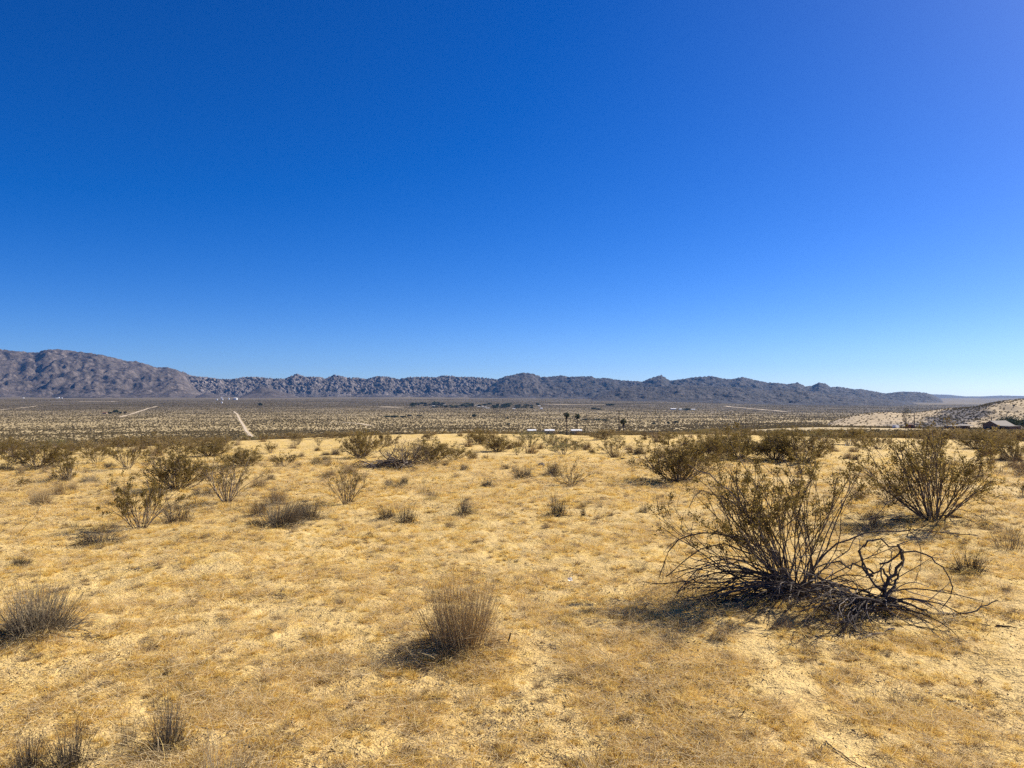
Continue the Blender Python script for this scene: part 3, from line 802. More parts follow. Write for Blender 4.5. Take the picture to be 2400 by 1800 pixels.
    own = control_paths([
        [(2046, 1350, r), (2020, 1318, r + .03), (2011, 1290, r + .05), (2026, 1268, r + .06), (2052, 1263, r + .05), (2070, 1272, r + .03), (2096, 1282, r), (2116, 1306, r)],
        [(2061, 1322, r), (2085, 1308, r), (2122, 1303, r), (2167, 1303, r - .05), (2216, 1325, r - .1), (2240, 1374, r - .15), (2224, 1407, r - .15), (2208, 1425, r - .15)],
        [(2050, 1345, r), (2000, 1320, r), (1960, 1315, r - .05), (1910, 1340, r - .1), (1870, 1375, r - .1)],
        [(2040, 1400, r), (1990, 1370, r - .1), (1930, 1365, r - .15), (1870, 1395, r - .3), (1822, 1425, r - .35)],
        [(2040, 1410, r), (1980, 1400, r - .2), (1920, 1410, r - .3), (1860, 1430, r - .35), (1818, 1432, r - .3)],
        [(2050, 1420, r), (2010, 1430, r - .2), (1985, 1455, r - .3), (1970, 1490, r - .4)],
        [(2075, 1395, r), (2068, 1360, r), (2062, 1340, r), (2075, 1310, r)],
        [(2090, 1360, r), (2084, 1330, r), (2092, 1310, r), (2086, 1288, r)],
        [(2070, 1400, r), (2110, 1405, r - .1), (2150, 1425, r - .15), (2190, 1440, r - .2)],
        [(2060, 1410, r), (2100, 1420, r - .15), (2140, 1435, r - .2), (2165, 1441, r - .25)],
        [(1960, 1470, r - .4), (1910, 1452, r - .4), (1870, 1442, r - .4), (1830, 1440, r - .4), (1797, 1447, r - .4)],
    ], 14, .022, 22)
    own = drop_to_ground(own)
    Ro = np.linspace(1, .4, 14)[None] * np.array([.0105, .0075, .008, .0085, .0075, .0075, .008, .007, .012, .012, .004])[:, None]
    V, Q = tubes(own - O, Ro, 6); br.add(V, Q, tint=np.repeat([.4, .4, .3, .25, .2, .3, .8, .85, .5, .6, .4], 84))
    # low tangle spreading left and towards the camera
    m = 60
    az = np.concatenate([rng.normal(math.pi + .45, .55, 40), rng.normal(-1.3, .6, 14), rng.normal(.1, .35, 6)])
    dd = np.stack([np.cos(az), np.sin(az), .12 + .5 * rng.random(m)], 1)
    D1 = grow(rng, rng.normal(size=(m, 3)) * [.10, .08, 0] + [-.05, 0, .05], dd, .35 + .55 * rng.random(m), 11, .15, -1.1) + O
    D1 = drop_to_ground(D1)
    Rr = (.004 + .004 * rng.random(m))[:, None] * np.linspace(1, .35, 11)[None]
    D2, R2d = sprout(rng, D1, Rr, m * 4, .2, .95, .65, .42, 7, .22, -.5); D2 = drop_to_ground(D2)
    D3, R3d = sprout(rng, D2, R2d, m * 4, .2, 1, .8, .5, 5, .25, -.3); D3 = drop_to_ground(D3)
    S, Rs = sprout(rng, np.concatenate([own]), Ro, 70, .2, .98, .7, .2, 6, .22, 0.0); S = drop_to_ground(S)
    V, Q = tubes(D1 - O, np.maximum(Rr, .0013), 5); br.add(V, Q, tint=tint_per(rng, m, 55) * .8)
    for P, Rd, k in ((D2, R2d, 4), (D3, R3d, 3), (S, Rs * .6, 3)):
        V, Q = tubes(P - O, np.maximum(Rd, .0012), k); tw_.add(V, Q, tint=tint_per(rng, len(P), P.shape[1] * k) * .85)
    link('trunk', trunk.mesh('dead_trunk', [M_DEAD], True), t); link('branches', br.mesh('dead_branches', [M_DEAD]), t); link('twigs', tw_.mesh('dead_twigs', [M_DEAD]), t, kind='stuff')
    PLACED.append((x1, y1, .6))

    # fallen boughs lying on the sand
    def bough(lines, radii, label, seed, subs=10, tint=.35, ends=.35):
        own = control_paths(lines, 14, .01, seed); o = own[0, 0].copy(); o[2] = gz(o[0], o[1])
        own = drop_to_ground(own, .006)
        Ro = np.linspace(1, ends, 14)[None] * np.array(radii)[:, None]
        b = Bag(); V, Q = tubes(own - o, Ro, 6); b.add(V, Q, tint=tint)
        rg = np.random.default_rng(seed)
        if subs:
            S, Rs = sprout(rg, own, Ro, subs, .2, .95, .8, .25, 6, .2, 0.0); S = drop_to_ground(S)
            V, Q = tubes(S - o, np.maximum(Rs * .6, .0012), 3); b.add(V, Q, tint=tint)
        th = thing('fallen_branch', label, 'branch', tuple(o), 0, None, b.mesh('fallen_branch', [M_DEAD])); return th
    g = lambda a, b_: (a, b_, at(a, b_)[1])
    bough([[g(2167, 1441), g(2230, 1443), (2280, 1432, 5.55), (2318, 1415, 5.6), (2340, 1406, 5.6)]], [.010], 'long bare branch curving up at its tip, right of the collapsed dead bush', 31, 12, .3)
    bough([[g(2165, 1444), g(2220, 1452), g(2290, 1463), g(2320, 1468)]], [.008], 'straight dark branch lying flat on the sand under the upcurved one', 32, 8, .25)
    bough([[g(2334, 1468), g(2360, 1470), g(2384, 1474)]], [.0065], 'short thick stick at the far right end of the fallen branches', 33, 0, .2, .5)
    bough([[g(2095, 1476), g(2060, 1486), g(2025, 1497), g(1992, 1502), g(1984, 1512), g(2005, 1523), g(2028, 1530)]], [.0085], 'pale forked branch on the sand in front of the dead bush', 34, 10, .95)
    bough([[g(1936, 1740), g(1960, 1762), g(1985, 1780), g(2018, 1800), g(2050, 1815)]], [.0042], 'dark stick on dry grass at the bottom edge, right of centre', 35, 3, .15)
    bough([[g(1974, 1506), g(1980, 1490), g(1976, 1478)], [g(1978, 1494), g(1962, 1492), g(1950, 1493)]], [.005, .004], 'tiny dark forked twig beside the pale forked branch', 36, 2, .1)
    bough([[(1189, 1512, at(1189, 1512)[1]), (1193, 1498, at(1189, 1512)[1]), (1197, 1484, at(1189, 1512)[1])]], [.006], 'single dark stub standing upright right of the big central tuft', 37, 0, .1, .8)
    bough([[g(1140, 1560), g(1143, 1552), g(1165, 1546), g(1190, 1549)]], [.004], 'thin curved pale stalk on the sand below the central tuft', 38, 0, 1.0)
    bough([[g(1208, 1745), g(1212, 1730), g(1211, 1722)]], [.0045], 'small dark twig upright at the bottom of the picture', 39, 1, .1)
    d = at(1546, 1210)[1]
    bough([[(1546, 1210, d), (1543, 1195, d), (1540, 1175, d), (1537, 1152, d)]], [.0045], 'lone thin bare stalk left of the large sprawling bush', 40, 3, .4)
    for lx, ly, lab, sd in ((15, 1262, 'heap of grey dead twigs at the left edge', 41), (215, 1494, 'dark broken twigs right of the big left tuft', 42), (668, 1398, 'small dark twig litter on bare sand, left of centre', 43),
                            (312, 1338, 'crumbled dark twig litter far left on the sand', 44), (928, 1338, 'dark twig litter scrap behind the central tuft', 45), (1285, 1518, 'little spiky dead root right of the central tuft', 46), (2375, 1210, 'faint dead twigs at the right edge', 47)):
        rg = np.random.default_rng(sd); m = 10; x, y, z = at(lx, ly); w = .07 if ly > 1300 else .3
        P = grow(rg, rg.normal(size=(m, 3)) * [w * .5, w * .5, 0] + [x, y, z + .01], np.stack([rg.normal(size=m), rg.normal(size=m), .25 * rg.normal(size=m)], 1), w * (.5 + rg.random(m)), 6, .25, 0.0)
        P = drop_to_ground(P); P2, R2 = sprout(rg, P, np.full((m, 6), .004), 20, .2, .9, .8, .5, 5, .3, .1); P2 = drop_to_ground(P2)
        b = Bag(); O2 = np.array([x, y, z])
        V, Q = tubes(P - O2, np.full((m, 6), .0024), 4); b.add(V, Q, tint=tint_per(rg, m, 24) * .7)
        V, Q = tubes(P2 - O2, R2 * .6, 3); b.add(V, Q, tint=tint_per(rg, 20, 15) * .7)
        thing('twig_litter', lab, 'twigs', (x, y, z), 0, None, b.mesh('twig_litter', [M_TUFTD if sd == 41 else M_DEAD]))['kind'] = 'thing'
build_hero()
# ------------------------------------------------------------------ bushes and tufts of the plateau, one by one
GB, GT = 'creosote bushes on the plateau', 'dry tufts on the sand'
for e in [
    # kind, base x, base y, top y, left, right, label
    ('big', 2188, 1216, 998, 2015, 2352, 'tall full creosote bush on the right with fanned pale stems and olive top'),
    ('dense', 1590, 1130, 1016, 1508, 1702, 'broad dense olive bush with dark base, behind the left edge of the sprawling bush'),
    ('leafy', 328, 1241, 1108, 228, 402, 'leafy olive bush left of centre-left, nearest green bush on the left side'),
    ('leafy', 163, 1125, 1058, 113, 217, 'small leafy spreading bush at left beside three round tufts'),
    ('vase', 532, 1177, 1066, 462, 602, 'V-shaped bush with clear bare stems fanning from one foot, left of centre'),
    ('vase', 812, 1182, 1082, 758, 854, 'neat vase-shaped pale bush standing alone on open sand'),
    ('dense', 845, 1073, 1008, 800, 897, 'dark compact bush left of the brush heap with dead boughs'),
    ('twiggy', 955, 1094, 1030, 885, 1010, 'grey twiggy bush rising out of the heap of dead boughs'),
    ('dense', 1010, 1086, 1028, 955, 1065, 'olive-grey bush in the middle of the long brush heap'),
    ('leafy', 1062, 1080, 1036, 1020, 1105, 'leafy end bush of the long brush heap, right side'),
    ('leafy', 1106, 1078, 1054, 1094, 1121, 'small pale bush at the right tip of the long brush heap'),
    ('dense', 1167, 1059, 1014, 1128, 1216, 'dense bright olive bush above the pale sandy strip in the middle'),
    ('dense', 1122, 1042, 1008, 1092, 1155, 'dark bush just behind and left of the dense bright olive bush'),
    ('arching', 1336, 1139, 1064, 1284, 1392, 'bare arching bush with dark trunk and thin crooked branches, right of centre'),
    ('pale', 1322, 1066, 1028, 1265, 1352, 'pale sparse bush behind the bare arching bush'),
    ('leafy', 1433, 1063, 1024, 1398, 1482, 'mid-green bush near the foot of the tall utility pole'),
    ('pale', 1240, 1047, 1014, 1214, 1263, 'pale feathery bush in the middle distance left of the palms'),
    ('pale', 1281, 1045, 1020, 1269, 1293, 'narrow pale bush next to the pale feathery bush'),
    ('dense', 1730, 1074, 1008, 1640, 1800, 'dark wide bush seen behind the top of the sprawling bush'),
    ('leafy', 1485, 1097, 1072, 1467, 1506, 'low small olive bush alone on sand left of the broad dense bush'),
    ('pale', 1211, 1066, 1044, 1199, 1226, 'tiny thin bush on sand below the pale feathery bush'),
    ('dense', 1880, 1082, 1003, 1802, 1946, 'dark bush directly behind the leafy top of the sprawling bush, right half'),
    ('leafy', 2400, 1163, 1122, 2370, 2440, 'bush cut off by the right edge of the photo'),
    ('leafy', 1992, 1042, 1004, 1962, 2032, 'bush between the sprawling bush and the tall full bush, farther back'),
    ('dense', 88, 1098, 1034, 22, 166, 'wide brown bush at far left with grey lower branches'),
    ('leafy', 301, 1097, 1030, 236, 332, 'airy bush behind the nearest green bush on the left, grey stems'),
    ('dense', 415, 1147, 1040, 322, 482, 'large round olive-brown bush left of the V-shaped bush'),
    ('dense', 570, 1093, 1046, 503, 604, 'brown bush directly behind the V-shaped bush'),
    ('twiggy', 478, 1122, 1078, 452, 502, 'small grey twiggy bush between the large round bush and the V-shaped bush'),
    ('dense', 6, 1064, 1028, -34, 46, 'brown bush cut off by the left edge, upper row'),
    ('leafy', 49, 1141, 1117, 32, 76, 'very small leafy bush at far left in front of the wide brown bush'),
    ('leafy', 635, 1063, 1034, 618, 662, 'small dark bush in the middle distance left of the sandy flat'),
    ('leafy', 668, 1092, 1060, 630, 692, 'low brown bush between the V-shaped bush and the two small tufts'),
    ('vase', 747, 1044, 1022, 734, 757, 'little fan-shaped bush far back on the sandy flat'),
    ('vase', 697, 1043, 1019, 682, 716, 'little bush far back left of the fan-shaped one'),
    ('arching', 402, 1224, 1150, 380, 470, 'sparse sapling bush rising from a wispy tuft beside the nearest green bush on the left'),
    ('twiggy', 2046, 1242, 1178, 1996, 2092, 'reddish-brown twiggy bush between the sprawling bush and the tall full bush'),
    ('twiggy', 2088, 1180, 1100, 2020, 2120, 'bare grey twigs at the left foot of the tall full bush'),
    ('dense', 1662, 1079, 1011, 1592, 1722, 'olive bush wedged behind the broad dense bush, left of the dark wide one'),
    ('dense', 1815, 1077, 1007, 1752, 1882, 'dark bush in the gap between two dark bushes behind the sprawling one'),
    ('leafy', 226, 1086, 1040, 190, 262, 'airy small bush between the wide brown bush and the airy grey-stemmed one'),
    ('dense', 492, 1069, 1030, 438, 548, 'brown bush far behind the large round olive-brown bush'),
    ('dense', 2292, 1053, 1007, 2236, 2348, 'brown bush right behind the tall full bush, below the house'),
    ('dense', 2374, 1076, 1028, 2340, 2412, 'brown bush at the right edge, below the house tree'),
]:
    place_bush(*e[:6], e[6], GB)
for e in [
    ('fine', 1084, 1508, 1350, 990, 1186, 'big central tuft of fine straw-brown stalks casting a shadow to the left'),
    ('brown', 82, 1480, 1368, 6, 176, 'big dark brown tuft at the left edge of the lower picture'),
    ('dark', 393, 1752, 1632, 342, 448, 'dark wiry tuft near the bottom edge, third from the left'),
    ('wispy', 297, 1745, 1660, 272, 338, 'thin golden-green wisp leaning against the dark wiry tuft'),
    ('dark', 68, 1802, 1708, 22, 120, 'dark tuft in the bottom left corner'),
    ('dark', 165, 1800, 1685, 112, 232, 'dark tuft of tall curved stalks second from the bottom left corner'),
    ('wispy', 525, 1836, 1715, 458, 604, 'grey twiggy tuft cut off by the bottom edge'),
    ('dark', 392, 1584, 1553, 377, 406, 'tiny dark stubble tuft alone on sand in the lower left'),
    ('dark', 420, 1614, 1596, 405, 438, 'tiny grey stubble just below the tiny dark stubble tuft'),
    ('low', 236, 1274, 1226, 164, 298, 'flattened dark tuft swept to the left, below the nearest green bush on the left'),
    ('brown', 47, 1324, 1302, 27, 70, 'small grey tuft at far left above the big dark brown tuft'),
    ('fine', 92, 1182, 1133, 60, 124, 'round dense tuft, largest of three in a row at left'),
    ('fine', 136, 1159, 1126, 116, 154, 'round tuft, middle one of three in a row at left'),
    ('fine', 167, 1148, 1126, 155, 180, 'round tuft, smallest and rightmost of three in a row at left'),
    ('brown', 213, 1131, 1111, 192, 235, 'low wide tuft right of the small leafy spreading bush'),
    ('brown', 266, 1139, 1125, 256, 277, 'small dark tuft just above the nearest green bush on the left'),
    ('brown', 147, 1127, 1109, 132, 161, 'tuft at the foot of the small leafy spreading bush, right one'),
    ('brown', 125, 1127, 1110, 114, 136, 'tuft at the foot of the small leafy spreading bush, left one'),
    ('fine', 49, 1115, 1090, 37, 62, 'reddish upright tuft in front of the wide brown bush'),
    ('fine', 104, 1111, 1088, 93, 117, 'tan tuft under the right side of the wide brown bush'),
    ('brown', 16, 1103, 1083, -4, 37, 'dark flat tuft at the left edge beside the wide brown bush'),
    ('brown', 252, 1097, 1082, 236, 270, 'dark tuft left of the airy grey-stemmed bush'),
    ('fine', 4, 1180, 1163, -8, 12, 'tuft half cut by the left edge'),
    ('wispy', 425, 1226, 1163, 384, 468, 'tall wispy tuft right beside the nearest green bush on the left'),
    ('wispy', 545, 1196, 1174, 524, 566, 'faint pale wisp in front of the V-shaped bush'),
    ('brown', 461, 1163, 1143, 449, 473, 'small tuft under the large round olive-brown bush, left one'),
    ('brown', 483, 1163, 1142, 470, 497, 'small tuft under the large round olive-brown bush, right one'),
    ('brown', 650, 1231, 1164, 598, 702, 'biggest dark-footed tuft of the cluster left of the vase-shaped bush'),
    ('brown', 726, 1217, 1167, 693, 760, 'right-hand tuft of the cluster left of the vase-shaped bush'),
    ('fine', 606, 1210, 1166, 583, 634, 'left-hand tuft of the cluster left of the vase-shaped bush'),
    ('fine', 652, 1182, 1144, 626, 682, 'paler tuft at the back of the cluster left of the vase-shaped bush'),
    ('fine', 608, 1144, 1108, 588, 624, 'dark-footed tuft at the right foot of the V-shaped bush'),
    ('brown', 634, 1125, 1109, 624, 645, 'small tuft farther right of the V-shaped bush'),
    ('mound', 596, 1230, 1216, 578, 614, 'scrap of grey dead stalks in front of the tuft cluster'),
    ('dark', 905, 1216, 1181, 878, 932, 'left half of a double dark tuft in the middle of the sand'),
    ('dark', 951, 1228, 1183, 920, 986, 'right half of a double dark tuft in the middle of the sand'),
    ('brown', 912, 1141, 1121, 901, 927, 'leftmost of three small tufts in a row above the double dark tuft'),
    ('brown', 935, 1143, 1121, 922, 948, 'middle of three small tufts in a row above the double dark tuft'),
    ('brown', 951, 1136, 1114, 942, 961, 'rightmost of three small tufts in a row above the double dark tuft'),
    ('wispy', 994, 1156, 1133, 979, 1012, 'pinkish wispy tuft, middle of the sand'),
    ('wispy', 1012, 1171, 1147, 998, 1032, 'wispy tuft just below the pinkish wispy tuft'),
    ('wispy', 993, 1133, 1120, 986, 1000, 'tiny wisp just above the pinkish wispy tuft'),
    ('dark', 1090, 1204, 1161, 1066, 1114, 'upright dark tuft standing alone near the centre'),
    ('fine', 1019, 1095, 1080, 1009, 1029, 'small brown tuft in front of the long brush heap'),
    ('fine', 1046, 1091, 1080, 1039, 1053, 'tiny brown tuft in front of the long brush heap, farther right'),
    ('brown', 1088, 1101, 1085, 1079, 1099, 'small upright tuft right of the long brush heap'),
    ('wispy', 1066, 1099, 1088, 1056, 1074, 'thin little wisp right of the long brush heap'),
    ('brown', 1183, 1098, 1086, 1171, 1194, 'little pale tuft on open sand below the pale sandy strip'),
    ('mound', 1141, 1140, 1123, 1128, 1155, 'dark green dome-shaped cushion plant alone on the sand'),
    ('brown', 743, 1089, 1069, 729, 759, 'left tuft of a pair on the sandy flat'),
    ('brown', 768, 1083, 1066, 756, 780, 'right tuft of a pair on the sandy flat'),
    ('fine', 743, 1057, 1045, 737, 752, 'round little tuft far back on the sandy flat'),
    ('fine', 818, 1109, 1083, 799, 837, 'brown tuft seen through the top of the vase-shaped bush'),
    ('fine', 638, 1082, 1066, 626, 654, 'brown tuft beside the low brown bush, left'),
    ('fine', 654, 1094, 1081, 645, 664, 'brown tuft beside the low brown bush, front'),
    ('fine', 696, 1094, 1081, 687, 706, 'brown tuft beside the low brown bush, right'),
    ('fine', 707, 1070, 1058, 700, 715, 'pale tuft behind the low brown bush'),
    ('brown', 761, 1067, 1057, 751, 772, 'flat tuft left of the dark compact bush'),
    ('brown', 787, 1066, 1049, 774, 796, 'thin tuft right at the dark compact bush'),
    ('brown', 1218, 1123, 1096, 1206, 1234, 'left part of a tuft pair beside the bare arching bush'),
    ('brown', 1238, 1122, 1092, 1224, 1252, 'right part of a tuft pair beside the bare arching bush'),
    ('brown', 1207, 1107, 1089, 1198, 1217, 'small tuft just left of the tuft pair beside the bare arching bush'),
    ('brown', 1292, 1114, 1084, 1272, 1312, 'grey-green tuft leaning on the left of the bare arching bush'),
    ('dark', 1303, 1207, 1158, 1279, 1332, 'dark double-topped tuft right of centre on open sand'),
    ('dark', 1367, 1209, 1181, 1359, 1376, 'narrow dark tuft right of the dark double-topped tuft'),
    ('wispy', 1407, 1188, 1166, 1400, 1414, 'thin pale wisp right of the narrow dark tuft'),
    ('dark', 1508, 1201, 1176, 1496, 1521, 'small bristly dark tuft left of the lone thin stalk'),
    ('brown', 1387, 1061, 1049, 1380, 1395, 'tiny tuft left of the mid-green bush near the pole'),
    ('brown', 1499, 1064, 1045, 1486, 1512, 'dark small tuft right of the mid-green bush near the pole'),
    ('fine', 1476, 1062, 1048, 1466, 1486, 'tan small tuft right of the mid-green bush near the pole'),
    ('fine', 1987, 1075, 1056, 1976, 1999, 'left one of two tan tufts behind the sprawling bush, right side'),
    ('brown', 2003, 1077, 1062, 1995, 2012, 'right one of two tan tufts behind the sprawling bush, right side'),
    ('fine', 1955, 1058, 1048, 1945, 1966, 'dark small tuft farther back than the two tan tufts'),
    ('fine', 2003, 1060, 1046, 1992, 2016, 'brown tuft just behind the two tan tufts'),
    ('fine', 2352, 1079, 1060, 2339, 2368, 'brown tuft near the right edge, back row, left one'),
    ('fine', 2384, 1079, 1062, 2372, 2400, 'brown tuft near the right edge, back row, right one'),
    ('fine', 2014, 1174, 1134, 1993, 2035, 'reddish-brown rounded tuft between the two big right-hand bushes'),
    ('fine', 2392, 1112, 1078, 2376, 2424, 'grey-brown tuft cut by the right edge'),
    ('wispy', 2313, 1234, 1198, 2288, 2338, 'grey wiry tuft right of the tall full bush'),
    ('dark', 2273, 1338, 1278, 2233, 2318, 'grey wiry tuft on a small sand mound right of the dead bush'),
    ('wispy', 2368, 1288, 1238, 2322, 2404, 'wide wispy tuft near the right edge'),
    ('wispy', 2376, 1258, 1212, 2350, 2404, 'grey twiggy tuft behind the wide wispy tuft near the right edge'),
    ('wispy', 2255, 1286, 1262, 2245, 2268, 'small wisp behind the grey wiry tuft on a sand mound'),
    ('low', 2130, 1222, 1200, 2085, 2170, 'dark litter of stalks under the left of the tall full bush'),
    ('mound', 712, 1176, 1170, 700, 722, 'little flat dry scrap beside the vase-shaped bush'),
]:
    place_tuft(*e[:6], e[6], GT)

# brushwood of dead boughs at the left end of the long heap
def brush_heap():
    x, y, z = at(915, 1096); rg = np.random.default_rng(9); m = 90
    w = 100 / F_PX * y
    u = rg.random(m) - .5
    P = grow(rg, np.stack([x + u * w, y + rg.normal(size=m) * .2, z + .03 + .22 * rg.random(m) * (1 - np.abs(u) * 1.2) * (u + .6)], 1),
             np.stack([rg.normal(size=m) - .5, .5 * rg.normal(size=m), .35 * rg.normal(size=m) - .1], 1), .3 + .5 * rg.random(m), 8, .14, -.5)
    P = drop_to_ground(P); Rr = (.008 + .007 * rg.random(m))[:, None] * np.linspace(1, .4, 8)[None]
    P2, R2 = sprout(rg, P, Rr, m * 4, .1, .95, .7, .5, 6, .2, -.2); P2 = drop_to_ground(P2)
    b, c = Bag(), Bag(); O = np.array([x, y, z])
    V, Q = tubes(P - O, Rr, 5); b.add(V, Q, tint=tint_per(rg, m, 40))
    V, Q = tubes(P2 - O, np.maximum(R2 * .7, .002), 3); c.add(V, Q, tint=tint_per(rg, m * 4, 18))
    t = thing('brush_heap', 'long low heap of grey dead boughs at the left of the middle bushes', 'brushwood', (x, y, z))
    link('boughs', b.mesh('boughs', [M_STEM]), t); link('twigs', c.mesh('twigs', [M_STEM]), t, kind='stuff')
brush_heap()

# stones and droppings
def stone(px, py, wpx, hpx, label, seed, mat):
    x, y, z = at(px, py); w = wpx / F_PX * y; h = hpx / F_PX * y
    rg = np.random.default_rng(seed); nu, nv = 12, 8
    th = np.linspace(0, 2 * math.pi, nu, endpoint=False); ph = np.linspace(.05, math.pi - .05, nv)
    TH, PH = np.meshgrid(th, ph)
    r = 1 + .22 * perlin(np.cos(TH) * 1.3 + seed, np.sin(TH) * 1.3 + PH, seed) + .12 * rg.random(TH.shape)
    V = np.stack([r * np.sin(PH) * np.cos(TH) * w / 2, r * np.sin(PH) * np.sin(TH) * w / 2, r * np.cos(PH) * h * .6 + h * .35], -1).reshape(-1, 3)
    i = np.arange(nu * nv).reshape(nv, nu); a, b_ = i[:-1], i[1:]
    Q = np.stack([a, b_, np.roll(b_, -1, 1), np.roll(a, -1, 1)], -1).reshape(-1, 4)
    thing('stone', label, 'stone', (x, y, z), 0, None, new_mesh('stone', V, Q, mats=[mat]))
M_STONE = mat_flat('grey_stone', (.10, .095, .09), (.22, .20, .18), 30)
M_DARKST = mat_flat('dark_stone', (.03, .026, .022), (.07, .055, .045), 30)
stone(1269, 1093, 15, 9, 'grey stone left of the bare arching bush', 1, M_STONE)
stone(1425, 1123, 9, 5, 'dark small stone right of the bare arching bush', 2, M_DARKST)
stone(1459, 1077, 9, 4, 'flat dark stone far back left of the broad dense bush', 3, M_DARKST)

# scrap of white litter
def litter():
    x, y, z = at(1336, 1362); s = 9 / F_PX * y
    V = []; rg = np.random.default_rng(3)
    for j in range(4):
        for i in range(4):
            V.append(((i / 3 - .5) * s * 1.1 + rg.normal() * s * .06, (j / 3 - .5) * s * .4 + rg.normal() * s * .08, s * (.12 + .9 * j / 3 * (.6 + .4 * rg.random()))))
    m = mat_flat('white_plastic', (.75, .78, .78), (.85, .88, .88), 40, .4, 0, .4)
    me = new_mesh('litter', V, grid_quads(4, 4), mats=[m])
    thing('litter', 'crumpled scrap of white litter on the sand near the centre', 'litter', (x, y, z), .3, None, me)['kind'] = 'thing'
litter()

# belt of smaller bushes along the edge of the plateau: the same plants, farther off
def belt():
    rg = np.random.default_rng(2024)
    zones = [(-90, 130, 'below the brown mountain hump'), (130, 300, 'below the brown mountain slope'), (300, 450, 'below the brown mountain end'), (450, 620, 'at the pale track'),
             (620, 800, 'right of the pale track'), (800, 940, 'behind the brush heap'), (940, 1090, 'right of the brush heap'), (1090, 1230, 'left of the white roofs'), (1230, 1400, 'under the slim palms'),
             (1400, 1520, 'by the tall pole'), (1520, 1700, 'left of the second pole'), (1700, 1850, 'right of the second pole'), (1850, 2020, 'left of the armless pole'), (2020, 2200, 'below the armless pole'), (2200, 2330, 'left of the house'), (2330, 2600, 'below the house')]
    pend = []
    cnt = {}; n = 0; tries = 0
    while n < 225 and tries < 20000:
        tries += 1
        px = -60 + 2540 * rg.random(); r = 24 * (150 / 24) ** (rg.random() ** .75)
        t = (px - 1200) / F_PX; y = r; x = t * y
        rt = float(bareness(np.array([x]), np.array([y]))[0])
        if rt > .25: continue
        if 560 < px < 790 and r < 34 and rg.random() < .75: continue
        if 1080 < px < 1180 and r < 30: continue
        if 1345 < px < 1400 and r < 30 and rg.random() < .8: continue
        if px > 1300 and rg.random() < .0: continue
        w = (.8 + 1.3 * rg.random()) * (1 + .25 * (r > 45)); h = w * (.42 + .22 * rg.random())
        if r < 34: w *= .62; h *= .62
        z0 = gz(x, y); lim = np.interp(px, [0, 500, 800, 1200, 1600, 2000, 2400], [1017, 1014, 1009, 1003, 1004, 1001, 1002]) + 9 * rg.random()
        h = min(h, EYE - (lim - 930) / F_PX * y - z0)
        if h < .22: continue
        if any((x - a) ** 2 + (y - b_) ** 2 < (c + w * .25) ** 2 for a, b_, c in PLACED): continue
        PLACED.append((x, y, w * .33))
        key = 'pale' if rg.random() < .16 and r < 60 else 'far'
        bm, lm, pw, ph = BUSH[key][int(rg.integers(len(BUSH[key])))]
        zn = [z for z in zones if z[0] <= px < z[1]][0]
        band = 'near side' if r < 42 else ('crest' if r < 75 else 'far slope')
        kind = ('pale' if key == 'pale' else 'brown-green')
        lab = {'near side': '%s bush before the plateau edge', 'crest': '%s bush on the plateau crest', 'far slope': '%s bush beyond the plateau edge'}[band] % kind
        o = thing('creosote_bush', lab, 'bush', (x, y, gz(x, y) - .02), float(rg.random() * 6.28), lab.replace('bush', 'bushes', 1))
        pend.append((o, px, lab, zn[2]))
        o.scale = (w / pw, w / pw, h / ph)
        link('branches', bm, o); link('foliage', lm, o); n += 1
    # tufts between them
    n = 0; tries = 0
    while n < 150 and tries < 20000:
        tries += 1
        px = -60 + 2540 * rg.random(); r = 15 * (48 / 15) ** rg.random(); t = (px - 1200) / F_PX; y = r; x = t * y
        if r < 21 and not (px < 780 or px > 1950) : continue
        if float(bareness(np.array([x]), np.array([y]))[0]) > .3: continue
        w = .22 + .35 * rg.random() * (1 if r > 22 else .6); h = w * (.5 + .35 * rg.random())
        if any((x - a) ** 2 + (y - b_) ** 2 < (c * .8 + w * .4) ** 2 for a, b_, c in PLACED): continue
        PLACED.append((x, y, w * .4))
        me, pw, ph = TUFT['far'][int(rg.integers(3))]
        zn = [z for z in zones if z[0] <= px < z[1]][0]
        lab = 'brown tuft among the %s bushes' % ('nearer' if r < 28 else 'crest')
        o = thing('dry_tuft', lab, 'tuft', (x, y, gz(x, y) - .01), float(rg.random() * 6.28), lab.replace('tuft', 'tufts', 1), me)
        pend.append((o, px, lab, zn[2]))
        o.scale = (w / pw, w / pw, h / ph); n += 1
    rank_labels(pend)
ORD = 'first second third fourth fifth sixth seventh eighth ninth tenth eleventh twelfth thirteenth fourteenth fifteenth sixteenth'.split()
def rank_labels(pend):
    """tell look-alikes apart by their order from the left within their stretch"""
    by = {}
    for o, px, lab, zone in pend: by.setdefault((lab, zone), []).append((px, o))
    for (lab, zone), v in by.items():
        v.sort(key=lambda q: q[0])
        for i, (px, o) in enumerate(v):
            o['label'] = ('only %s, %s' % (lab, zone)) if len(v) == 1 else '%s %s from left, %s' % (ORD[min(i, 15)], lab, zone)
belt()
